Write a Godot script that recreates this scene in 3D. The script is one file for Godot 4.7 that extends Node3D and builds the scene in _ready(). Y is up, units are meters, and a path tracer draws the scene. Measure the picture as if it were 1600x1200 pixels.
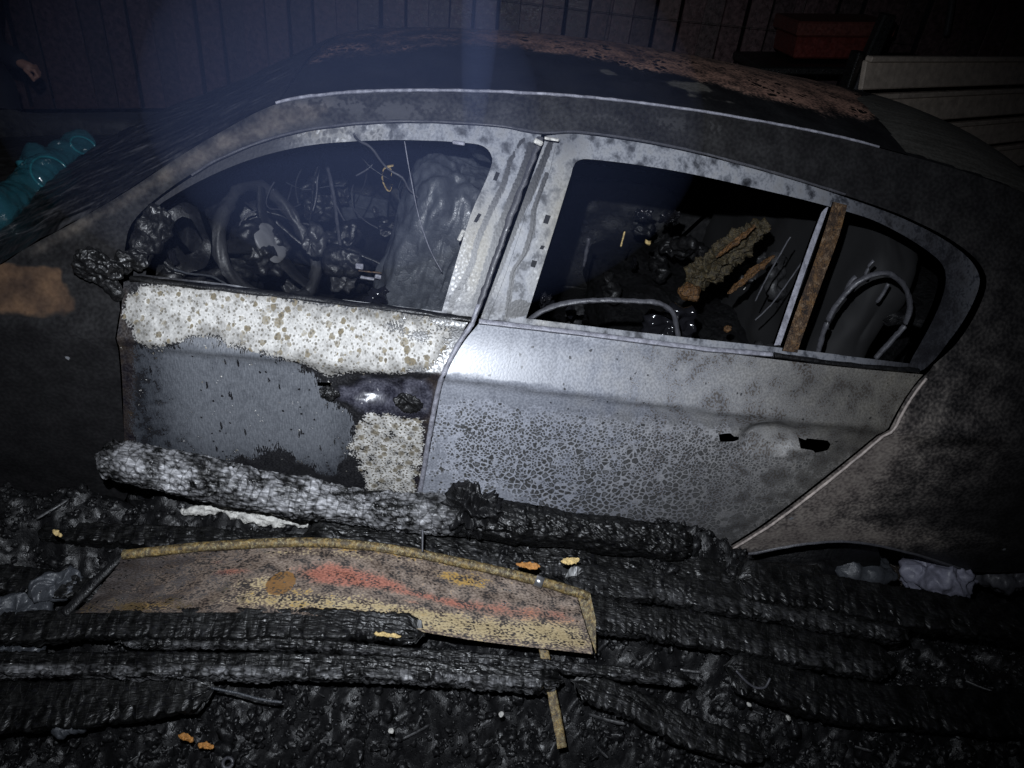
extends Node3D

# ---------------------------------------------------------------- helpers
var used := {}
var car: Node3D
var mats := {}
var nz := FastNoiseLite.new()

func numbered(called: String) -> String:
	if not used.has(called):
		used[called] = 0
		return called
	used[called] += 1
	return "%s_%03d" % [called, used[called]]

func tag(o: Node, label: String, category: String, group := "") -> void:
	o.set_meta("label", label)
	o.set_meta("category", category)
	if group != "":
		o.set_meta("group", group)

func thing(called: String, label: String, category: String, at := Vector3.ZERO, group := "") -> Node3D:
	var o := Node3D.new()
	o.name = numbered(called)
	add_child(o, true)
	o.position = at
	tag(o, label, category, group)
	return o

func part(called: String, mesh: Mesh, mat: Material, parent: Node, at := Transform3D.IDENTITY) -> MeshInstance3D:
	var o := MeshInstance3D.new()
	o.name = numbered(called) if parent == self else called
	o.mesh = mesh
	o.material_override = mat
	o.transform = at
	parent.add_child(o, true)
	return o

func solo(called: String, mesh: Mesh, mat: Material, label: String, category: String, group := "", at := Transform3D.IDENTITY) -> MeshInstance3D:
	var o := part(called, mesh, mat, self, at)
	tag(o, label, category, group)
	return o

func structure(called: String, mesh: Mesh, mat: Material, kind := "structure") -> MeshInstance3D:
	var o := part(called, mesh, mat, self)
	o.set_meta("kind", kind)
	return o

func v2(a: Array) -> PackedVector2Array:
	var r := PackedVector2Array()
	for i in range(0, a.size(), 2):
		r.append(Vector2(a[i], a[i + 1]))
	return r

func v3(a: Array) -> PackedVector3Array:
	var r := PackedVector3Array()
	for i in range(0, a.size(), 3):
		r.append(Vector3(a[i], a[i + 1], a[i + 2]))
	return r

func noise(kind: int, freq: float, sd: int, octaves := 1) -> FastNoiseLite:
	var n := FastNoiseLite.new()
	n.noise_type = kind
	n.frequency = freq
	n.seed = sd
	n.fractal_type = FastNoiseLite.FRACTAL_FBM if octaves > 1 else FastNoiseLite.FRACTAL_NONE
	n.fractal_octaves = octaves
	return n

func cells(freq: float, sd: int, ret: int, warp := 0.0) -> FastNoiseLite:
	var n := noise(FastNoiseLite.TYPE_CELLULAR, freq, sd)
	n.cellular_return_type = ret
	n.cellular_jitter = 1.0
	if warp > 0.0:
		n.domain_warp_enabled = true
		n.domain_warp_amplitude = warp
		n.domain_warp_frequency = freq * 1.1
		n.domain_warp_fractal_type = FastNoiseLite.DOMAIN_WARP_FRACTAL_NONE
	return n

# smooth curve through points; sharp turns stay corners
func curve2(p: PackedVector2Array, step: float, closed := true) -> PackedVector2Array:
	var n := p.size()
	var out := PackedVector2Array()
	var corner := []
	var tang := PackedVector2Array()
	for i in n:
		var a := p[(i + n - 1) % n]
		var b := p[(i + 1) % n]
		var edge := not closed and (i == 0 or i == n - 1)
		var c := edge or (p[i] - a).normalized().dot((b - p[i]).normalized()) < 0.55
		corner.append(c)
		tang.append((b - a).normalized())
	for i in (n if closed else n - 1):
		var j := (i + 1) % n
		var d := p[i].distance_to(p[j])
		if d < 1e-5:
			continue
		var u := (p[j] - p[i])
		var m0: Vector2 = u if corner[i] else tang[i] * d
		var m1: Vector2 = u if corner[j] else tang[j] * d
		var k := maxi(1, ceili(d / step))
		for q in k:
			var t := float(q) / k
			var t2 := t * t
			var t3 := t2 * t
			out.append(p[i] * (2 * t3 - 3 * t2 + 1) + m0 * (t3 - 2 * t2 + t) + p[j] * (3 * t2 - 2 * t3) + m1 * (t3 - t2))
	if not closed:
		out.append(p[n - 1])
	return out

func curve3(p: PackedVector3Array, step: float) -> PackedVector3Array:
	var out := PackedVector3Array()
	for i in p.size() - 1:
		var a := p[maxi(i - 1, 0)]
		var b := p[i]
		var c := p[i + 1]
		var d := p[mini(i + 2, p.size() - 1)]
		var k := maxi(1, ceili(b.distance_to(c) / step))
		for q in k:
			out.append(b.cubic_interpolate(c, a, d, float(q) / k))
	out.append(p[p.size() - 1])
	return out

func build(pos: PackedVector3Array, nor: PackedVector3Array, uv: PackedVector2Array, idx: PackedInt32Array, col := PackedColorArray()) -> ArrayMesh:
	var a := []
	a.resize(Mesh.ARRAY_MAX)
	a[Mesh.ARRAY_VERTEX] = pos
	a[Mesh.ARRAY_NORMAL] = nor
	if uv.size():
		a[Mesh.ARRAY_TEX_UV] = uv
	if col.size():
		a[Mesh.ARRAY_COLOR] = col
	a[Mesh.ARRAY_INDEX] = idx
	var m := ArrayMesh.new()
	m.add_surface_from_arrays(Mesh.PRIMITIVE_TRIANGLES, a)
	return m

# smooth normals by summing triangle normals (clockwise front faces)
func normals_of(pos: PackedVector3Array, idx: PackedInt32Array) -> PackedVector3Array:
	var nor := PackedVector3Array()
	nor.resize(pos.size())
	for t in range(0, idx.size(), 3):
		var a := idx[t]
		var b := idx[t + 1]
		var c := idx[t + 2]
		var f := (pos[c] - pos[a]).cross(pos[b] - pos[a])
		nor[a] += f
		nor[b] += f
		nor[c] += f
	for i in nor.size():
		nor[i] = nor[i].normalized() if nor[i].length_squared() > 0.0 else Vector3.UP
	return nor

# sheet cut along an outline with holes, laid on a surface given by surf(Vector2) -> Vector3, edges folded in by depth
func panel(outline: PackedVector2Array, holes: Array, step: float, surf: Callable, rect: Rect2, depth := 0.015, face := Vector3(0, 0, 1)) -> ArrayMesh:
	var loops := [outline]
	loops.append_array(holes)
	var pts := PackedVector2Array()
	for l in loops:
		pts.append_array(l)
	var lo := outline[0]
	var hi := outline[0]
	for p in outline:
		lo = lo.min(p)
		hi = hi.max(p)
	var nx := ceili((hi.x - lo.x) / step)
	var ny := ceili((hi.y - lo.y) / step)
	var near := {}
	for p in pts:
		near[Vector2i(((p - lo) / step).round())] = true
	for j in ny + 1:
		for i in nx + 1:
			var q := lo + Vector2(i, j) * step
			if near.has(Vector2i(i, j)) or not Geometry2D.is_point_in_polygon(q, outline):
				continue
			var inside := false
			for h in holes:
				if Geometry2D.is_point_in_polygon(q, h):
					inside = true
			if not inside:
				pts.append(q + Vector2(sin(i * 12.9 + j * 78.2), sin(i * 39.3 + j * 11.1)) * step * 0.08)
	var tri := Geometry2D.triangulate_delaunay(pts)
	var pos := PackedVector3Array()
	var nor := PackedVector3Array()
	var uv := PackedVector2Array()
	var idx := PackedInt32Array()
	var e := 0.003
	for p in pts:
		var s: Vector3 = surf.call(p)
		var dx: Vector3 = surf.call(p + Vector2(e, 0)) - surf.call(p - Vector2(e, 0))
		var dy: Vector3 = surf.call(p + Vector2(0, e)) - surf.call(p - Vector2(0, e))
		var n := dx.cross(dy).normalized()
		if n.dot(face) < 0:
			n = -n
		pos.append(s)
		nor.append(n)
		uv.append(Vector2((p.x - rect.position.x) / rect.size.x, 1.0 - (p.y - rect.position.y) / rect.size.y))
	for t in range(0, tri.size(), 3):
		var a := tri[t]
		var b := tri[t + 1]
		var c := tri[t + 2]
		var m := (pts[a] + pts[b] + pts[c]) / 3.0
		if not Geometry2D.is_point_in_polygon(m, outline):
			continue
		var cut := false
		for h in holes:
			if Geometry2D.is_point_in_polygon(m, h):
				cut = true
		if cut:
			continue
		var f := (pos[c] - pos[a]).cross(pos[b] - pos[a])
		if f.dot(nor[a]) < 0:
			idx.append_array([a, c, b])
		else:
			idx.append_array([a, b, c])
	if depth > 0.0:
		var first := 0
		for l in loops:
			var n: int = l.size()
			for i in n:
				var a := first + i
				var b := first + (i + 1) % n
				var side := (pos[b] - pos[a]).cross(nor[a]).normalized()
				var k := pos.size()
				for q in [a, b]:
					pos.append(pos[q])
					pos.append(pos[q] - nor[q] * depth)
					nor.append_array([side, side])
					uv.append_array([uv[q], uv[q]])
				idx.append_array([k, k + 1, k + 2, k + 2, k + 1, k + 3])
			first += n
	return build(pos, nor, uv, idx)

# round or flat swept bar along a path
func tube(path: PackedVector3Array, r: float, sides := 8, r2 := -1.0, flat := 1.0, rough := 0.0, up := Vector3.UP) -> ArrayMesh:
	var pos := PackedVector3Array()
	var uv := PackedVector2Array()
	var idx := PackedInt32Array()
	var n := path.size()
	var run := 0.0
	for i in n:
		var t := (path[mini(i + 1, n - 1)] - path[maxi(i - 1, 0)]).normalized()
		var s := t.cross(up)
		if s.length() < 0.05:
			s = t.cross(Vector3.RIGHT)
		s = s.normalized()
		var u := s.cross(t)
		var rr := lerpf(r, r if r2 < 0 else r2, float(i) / maxi(n - 1, 1))
		if i > 0:
			run += path[i].distance_to(path[i - 1])
		for k in sides + 1:
			var a := TAU * k / sides
			var w := rr
			if rough > 0.0:
				var q := path[i] + (s * cos(a) + u * sin(a)) * rr
				w *= 1.0 + rough * nz.get_noise_3d(q.x * 90, q.y * 90, q.z * 90)
			pos.append(path[i] + (s * cos(a) + u * sin(a) * flat) * w)
			uv.append(Vector2(run, float(k) / sides))
	for i in n - 1:
		for k in sides:
			var a := i * (sides + 1) + k
			idx.append_array([a, a + sides + 1, a + 1, a + 1, a + sides + 1, a + sides + 2])
	for end in 2:
		var i := 0 if end == 0 else n - 1
		pos.append(path[i])
		uv.append(Vector2.ZERO)
		var c := pos.size() - 1
		for k in sides:
			var a := i * (sides + 1) + k
			idx.append_array([c, a, a + 1] if end == 0 else [c, a + 1, a])
	return build(pos, normals_of(pos, idx), uv, idx)

# box with rounded corners and a noisy skin: cushions, melted lumps, stones, crumpled sheets
func lump(half: Vector3, power: float, res: int, amp: float, freq: float, sd: int, ridged := false, amp2 := 0.0, stretch := Vector3.ONE) -> ArrayMesh:
	var f := noise(FastNoiseLite.TYPE_SIMPLEX_SMOOTH, freq, sd, 3)
	if ridged:
		f.fractal_type = FastNoiseLite.FRACTAL_RIDGED
	var f2 := cells(freq * 2.5, sd + 5, FastNoiseLite.RETURN_DISTANCE)
	var pos := PackedVector3Array()
	var uv := PackedVector2Array()
	var idx := PackedInt32Array()
	var rows := res
	var cols := res * 2
	for j in rows + 1:
		for i in cols + 1:
			var th := PI * j / rows
			var ph := TAU * (i % cols) / cols
			var d := Vector3(sin(th) * cos(ph), cos(th), sin(th) * sin(ph))
			var k := pow(pow(absf(d.x), power) + pow(absf(d.y), power) + pow(absf(d.z), power), -1.0 / power)
			var p := d * k * half
			var w := amp * f.get_noise_3dv(p * stretch)
			if amp2 > 0.0:
				w += amp2 * f2.get_noise_3dv(p)
			pos.append(p + (p / half / half).normalized() * w)
			uv.append(Vector2(float(i) / cols, float(j) / rows))
	for j in rows:
		for i in cols:
			var a := j * (cols + 1) + i
			idx.append_array([a, a + 1, a + cols + 1, a + 1, a + cols + 2, a + cols + 1])
	var nor := normals_of(pos, idx)
	for j in rows + 1:
		var a := j * (cols + 1)
		var s := (nor[a] + nor[a + cols]).normalized()
		nor[a] = s
		nor[a + cols] = s
	return build(pos, nor, uv, idx)

func box(size: Vector3, bevel := 0.004) -> ArrayMesh:
	var st := SurfaceTool.new()
	st.begin(Mesh.PRIMITIVE_TRIANGLES)
	st.set_smooth_group(-1)
	var h := size / 2.0
	var b := minf(bevel, minf(h.x, minf(h.y, h.z)) * 0.45)
	var faces := []
	for ax in 3:
		for s: float in [-1.0, 1.0]:
			var u := (ax + 1) % 3
			var w := (ax + 2) % 3
			var q := []
			for c in [[-1, -1], [1, -1], [1, 1], [-1, 1]]:
				var p := Vector3.ZERO
				p[ax] = s * h[ax]
				p[u] = c[0] * (h[u] - b)
				p[w] = c[1] * (h[w] - b)
				q.append(p)
			faces.append(q)
	for ax in 3:
		var u := (ax + 1) % 3
		var w := (ax + 2) % 3
		for c in [[-1, -1], [1, -1], [1, 1], [-1, 1]]:
			var q := []
			for e in [[-1, 0], [1, 0], [1, 1], [-1, 1]]:
				var p := Vector3.ZERO
				p[ax] = e[0] * (h[ax] - b)
				p[u] = c[0] * (h[u] - (b if e[1] == 1 else 0.0))
				p[w] = c[1] * (h[w] - (0.0 if e[1] == 1 else b))
				q.append(p)
			faces.append(q)
	for x: int in [-1, 1]:
		for y: int in [-1, 1]:
			for z: int in [-1, 1]:
				var s := Vector3(x, y, z)
				faces.append([s * (h - Vector3(0, b, b)), s * (h - Vector3(b, 0, b)), s * (h - Vector3(b, b, 0))])
	for q in faces:
		var c := Vector3.ZERO
		for p in q:
			c += p
		var f: Vector3 = (q[2] - q[0]).cross(q[1] - q[0])
		if f.dot(c) < 0:
			q.reverse()
		for t in q.size() - 2:
			for k in [0, t + 1, t + 2]:
				st.set_uv(Vector2(q[k].x + q[k].z, q[k].y))
				st.add_vertex(q[k])
	st.generate_normals()
	return st.commit()

# burnt timber: a swept squarish section whose skin is broken by cross cracks into char blocks
func timber(path: PackedVector3Array, hw: float, hh: float, square: float, up: Vector3, sd: int, blocks: float, amp: float, step := 0.006, ash := 0.0, taper := 0.08, ribs := 0.0, ash_from := -1.0, ash_to := -1.0, around := 64, front_ash := false) -> ArrayMesh:
	path = curve3(path, step)
	var n := path.size()
	var big := noise(FastNoiseLite.TYPE_SIMPLEX_SMOOTH, 5.0, sd, 3)
	var fine := noise(FastNoiseLite.TYPE_SIMPLEX, 90.0, sd + 1, 4)
	var crack := cells(1.0, sd + 2, FastNoiseLite.RETURN_DISTANCE2_SUB, 0.35)
	var cellv := cells(1.0, sd + 2, FastNoiseLite.RETURN_CELL_VALUE, 0.35)
	var dome := cells(1.0, sd + 2, FastNoiseLite.RETURN_DISTANCE, 0.35)
	var pos := PackedVector3Array()
	var uv := PackedVector2Array()
	var col := PackedColorArray()
	var idx := PackedInt32Array()
	var total := 0.0
	for i in range(1, n):
		total += path[i].distance_to(path[i - 1])
	var run := 0.0
	var round_len := 2.0 * PI * sqrt((hw * hw + hh * hh) / 2.0)
	var flat := square > 2.6
	var ring := PackedVector2Array()
	if flat:
		var cr := minf(0.004, hh * 0.4)
		var wx := hw - cr
		var wy := hh - cr
		round_len = 4.0 * (wx + wy) + TAU * cr
		for q in around + 1:
			# start in the middle of the underside
			var l := fposmod(float(q % around) / around * round_len, round_len)
			var legs := [[wx, 0], [PI / 2 * cr, 1], [2 * wy, 2], [PI / 2 * cr, 3], [2 * wx, 4], [PI / 2 * cr, 5], [2 * wy, 6], [PI / 2 * cr, 7], [wx, 8]]
			for g in legs:
				if l <= g[0] or g[1] == 8:
					var f: float = l / cr if cr > 0 else 0.0
					match g[1]:
						0: ring.append(Vector2(l, -hh))
						1: ring.append(Vector2(wx + sin(f) * cr, -wy - cos(f) * cr))
						2: ring.append(Vector2(hw, -wy + l))
						3: ring.append(Vector2(wx + cos(f) * cr, wy + sin(f) * cr))
						4: ring.append(Vector2(wx - l, hh))
						5: ring.append(Vector2(-wx - sin(f) * cr, wy + cos(f) * cr))
						6: ring.append(Vector2(-hw, wy - l))
						7: ring.append(Vector2(-wx - cos(f) * cr, -wy - sin(f) * cr))
						8: ring.append(Vector2(-wx + l, -hh))
					break
				l -= g[0]
	for i in n:
		if i > 0:
			run += path[i].distance_to(path[i - 1])
		var t := (path[mini(i + 1, n - 1)] - path[maxi(i - 1, 0)]).normalized()
		var s := t.cross(up).normalized()
		var u := s.cross(t)
		var end := minf(run, total - run)
		var k := 1.0
		if taper > 0.0:
			k = sqrt(clampf((end + 0.004) / taper + 0.6 * big.get_noise_2d(run * 3.0, 9.0), 0.05, 1.0))
		var share := 0.0
		if ash_to > ash_from:
			share = smoothstep(ash_from - 0.15, ash_from + 0.12, run) * (1.0 - smoothstep(ash_to - 0.12, ash_to + 0.15, run))
		elif ash > 0.0:
			share = 1.0
		for q in around + 1:
			var a := TAU * (q % around) / around + 2.6
			var ca := cos(a)
			var sa := sin(a)
			var kk := pow(pow(absf(ca), square) + pow(absf(sa), square), -1.0 / square)
			var ragged := 1.0
			if taper > 0.0:
				ragged = smoothstep(0.0, 0.02, end - 0.05 * maxf(0.0, big.get_noise_2d(ca * 0.9 + sd, 3.0) + 0.25))
			var kw := k * (1.0 + 0.18 * big.get_noise_2d(run * 0.8, sd)) * lerpf(0.25, 1.0, ragged)
			var off := s * ca * kk * hw * kw + u * sa * kk * hh * k * lerpf(0.4, 1.0, ragged)
			if flat:
				ca = ring[q].x / hw
				sa = ring[q].y / hh
				var rot := 0.25 * big.get_noise_2d(run * 1.5, sd + 30.0)
				var sec := ring[q].rotated(rot * 0.4) * Vector2(kw, k * lerpf(0.5, 1.0, ragged) * (1.0 + 0.25 * big.get_noise_2d(run * 1.2 + 9.0, sd)))
				off = s * sec.x + u * sec.y
			var p := path[i] + off
			var wrap := float(q) / around * round_len
			# blocks run across the grain
			var cx := run * blocks * 1.4 + 1.6 * big.get_noise_2d(wrap * 5.0, run * 2.0)
			var cy := minf(wrap, round_len - wrap) * blocks * 0.55 + sd + 1.2 * big.get_noise_2d(wrap * 4.0 + 30.0, run * 2.6)
			var d := crack.get_noise_2d(cx, cy) + 1.0
			var cv := cellv.get_noise_2d(cx, cy)
			var groove := 1.0 - smoothstep(0.02, 0.20, d)
			var pillow := 1.0 - minf(1.0, pow(dome.get_noise_2d(cx, cy) + 1.0, 2))
			var calm := smoothstep(-0.25, 0.25, big.get_noise_3d(p.x * 0.9 + 7.0, p.y * 2.0, p.z * 2.0))
			if flat and sa > 0.9:
				calm *= 0.25
			var w := amp * calm * ((0.35 if square < 2.6 else 0.8) * pillow - 0.5 * groove) + amp * 0.35 * cv * calm - amp * 0.3 * groove + amp * (0.75 if square < 2.6 else 0.3) * fine.get_noise_3d(p.x * 0.25, p.y, p.z) + hh * (0.14 if square < 2.6 else 0.05) * big.get_noise_3dv(p)
			var split := 1.0 - smoothstep(0.0, 0.07, absf(big.get_noise_2d(wrap * 14.0 + sd, run * 0.55)))
			if flat:
				w -= amp * 1.1 * split * calm
			if ribs > 0.0:
				var saw := fposmod(run * ribs + 1.2 * big.get_noise_2d(run * 5.0, 40.0) + 0.1 * sin(wrap * 90.0), 1.0)
				var arris := smoothstep(0.25, 0.8, ca) * (0.4 + 0.6 * smoothstep(-0.3, 0.9, sa)) if flat else smoothstep(0.55, 0.95, absf(ca * sa) * 2.0)
				w -= (0.0022 + 0.006 * arris) * (1.0 - smoothstep(0.0, 0.22, minf(saw, 1.0 - saw)))
				w += 0.0025 * arris * sin(saw * PI)
			pos.append(p + off.normalized() * w)
			uv.append(Vector2(run, wrap))
			var g := 0.55 + 0.45 * cv + 0.5 * fine.get_noise_3dv(p * 0.6) - 0.6 * groove
			if not flat:
				g = 0.5 + 0.12 * cv + 1.1 * fine.get_noise_3d(p.x * 0.3, p.y * 0.9, p.z * 0.9) - 0.3 * groove
			var c := 0.008 + 0.010 * clampf(g, 0.0, 1.0)
			var facing := smoothstep(0.1, 0.6, -ca if front_ash else 1.0)
			facing = smoothstep(0.05, 0.5, off.normalized().dot(s)) if front_ash else 1.0
			c += share * ash * facing * clampf(g + 1.1 * big.get_noise_3dv(p * 2.2), 0.0, 1.5)
			col.append(Color(c, c, c * 1.04))
	for i in n - 1:
		for q in around:
			var a := i * (around + 1) + q
			idx.append_array([a, a + around + 1, a + 1, a + 1, a + around + 1, a + around + 2])
	for e in 2:
		var i := 0 if e == 0 else n - 1
		pos.append(path[i])
		uv.append(Vector2.ZERO)
		col.append(Color(0.012, 0.012, 0.012))
		var c := pos.size() - 1
		for q in around:
			var a := i * (around + 1) + q
			idx.append_array([c, a, a + 1] if e == 0 else [c, a + 1, a])
	var nor := normals_of(pos, idx)
	for i in n:
		var a := i * (around + 1)
		var s2 := (nor[a] + nor[a + around]).normalized()
		nor[a] = s2
		nor[a + around] = s2
	return build(pos, nor, uv, idx, col)

func shard(outline: PackedVector2Array, thick: float, bend: float, sd: int, step := 0.01) -> ArrayMesh:
	var f := noise(FastNoiseLite.TYPE_SIMPLEX, 20.0, sd, 2)
	return panel(outline, [], step, func(p: Vector2): return Vector3(p.x, p.y, bend * (p.x * p.x + p.y * p.y) * 8.0 + bend * f.get_noise_2dv(p)), Rect2(0, 0, 1, 1), thick)

# ---------------------------------------------------------------- textures
func bytes_of(n: FastNoiseLite, w: int, h: int) -> PackedByteArray:
	return n.get_image(w, h, false, false, n.noise_type != FastNoiseLite.TYPE_CELLULAR).get_data()

# soft mask over a rectangle in metres: polygons [points, value] and blobs [x, y, rx, ry, value]
func mask(rect: Rect2, w: int, h: int, polys: Array, blobs := [], cut := 8, soft := 0) -> PackedByteArray:
	var lw := w / cut
	var lh := h / cut
	var im := Image.create_empty(lw, lh, false, Image.FORMAT_L8)
	for j in lh:
		for i in lw:
			var p := Vector2(rect.position.x + rect.size.x * (i + 0.5) / lw, rect.position.y + rect.size.y * (1.0 - (j + 0.5) / lh))
			var v := 0.0
			for q in polys:
				if Geometry2D.is_point_in_polygon(p, q[0]):
					v = q[1]
			for b in blobs:
				var dx: float = (p.x - b[0]) / b[2]
				var dy: float = (p.y - b[1]) / b[3]
				v += b[4] * exp(-dx * dx - dy * dy)
			im.set_pixel(i, j, Color(v, v, v))
	for k in soft:
		im.shrink_x2()
	im.resize(w, h, Image.INTERPOLATE_CUBIC)
	return im.get_data()

var out_a := []
var out_b := []

func rows_to(w: int, h: int, work: Callable) -> Array:
	var blocks := 16
	out_a.resize(blocks)
	out_b.resize(blocks)
	var job := func(k: int):
		var r0 := h * k / blocks
		var r1 := h * (k + 1) / blocks
		var a := PackedByteArray()
		var b := PackedByteArray()
		a.resize((r1 - r0) * w * 3)
		b.resize((r1 - r0) * w * 3)
		var both: Array = work.call(a, b, r0 * w, r1 * w)
		out_a[k] = both[0]
		out_b[k] = both[1]
	var id := WorkerThreadPool.add_group_task(job, blocks)
	WorkerThreadPool.wait_for_group_task_completion(id)
	var ca := PackedByteArray()
	var cb := PackedByteArray()
	for k in blocks:
		ca.append_array(out_a[k])
		cb.append_array(out_b[k])
	return [ImageTexture.create_from_image(Image.create_from_data(w, h, false, Image.FORMAT_RGB8, ca)), ImageTexture.create_from_image(Image.create_from_data(w, h, false, Image.FORMAT_RGB8, cb))]

# colour picture plus a second one with height in red and roughness in green
func painted(tex: Array, relief: float, specular := 0.5, metallic := 0.0) -> StandardMaterial3D:
	var m := StandardMaterial3D.new()
	m.albedo_texture = tex[0]
	m.roughness_texture = tex[1]
	m.roughness_texture_channel = BaseMaterial3D.TEXTURE_CHANNEL_GREEN
	m.heightmap_enabled = true
	m.heightmap_texture = tex[1]
	m.heightmap_scale = relief
	m.metallic_specular = specular
	m.metallic = metallic
	m.texture_repeat = false
	return m

func plain(r: float, g: float, b: float, rough: float, metallic := 0.0, specular := 0.5) -> StandardMaterial3D:
	var m := StandardMaterial3D.new()
	m.albedo_color = Color(r, g, b).linear_to_srgb()
	m.roughness = rough
	m.metallic = metallic
	m.metallic_specular = specular
	return m

func tiled(tex: Array, scale: float, relief: float, tint := Color.WHITE, vertex := false, world := true) -> StandardMaterial3D:
	var m := painted(tex, relief)
	m.texture_repeat = true
	m.uv1_triplanar = true
	m.uv1_world_triplanar = world
	m.uv1_scale = Vector3.ONE * scale
	m.albedo_color = tint
	if vertex:
		m.albedo_texture = null
		m.albedo_color = Color.WHITE
		m.vertex_color_use_as_albedo = true
	return m

# ---------------------------------------------------------------- body shape of the car, in metres
func belt(x: float) -> float:
	return 1.01 - 0.0458 * (x - 0.6)

func crease(x: float) -> float:
	return 0.847 - (x - 1.42) * (0.07 if x > 1.42 else 0.04)

func side_raw(x: float, y: float) -> float:
	var s := crease(x)
	var b := belt(x)
	if y <= s:
		var d := s - y
		return 0.886 + 0.014 * clampf((0.02 - d) / 0.02, 0.0, 1.0) + 0.016 * sin(minf(1.0, d / 0.5) * PI) - 0.12 * pow(maxf(0.0, d - 0.38), 1.3)
	if y <= b:
		var h := y - s
		return 0.900 - 0.85 * h + 2.2 * h * h
	var hb := b - s
	var g := y - b
	return 0.900 - 0.85 * hb + 2.2 * hb * hb - 0.008 - 0.47 * g - 0.22 * g * g

func side(x: float, y: float) -> float:
	return (side_raw(x, y - 0.008) + 2.0 * side_raw(x, y) + side_raw(x, y + 0.008)) / 4.0 - 0.03 * pow((x - 1.6) / 1.6, 2)

func on_side(off: float) -> Callable:
	return func(p: Vector2): return Vector3(p.x, p.y, side(p.x, p.y) + off)

func rail_at(x: float, rail: PackedVector2Array) -> float:
	for i in rail.size() - 1:
		if x <= rail[i + 1].x:
			return lerpf(rail[i].y, rail[i + 1].y, clampf((x - rail[i].x) / maxf(1e-4, rail[i + 1].x - rail[i].x), 0.0, 1.0))
	return rail[rail.size() - 1].y

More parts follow.
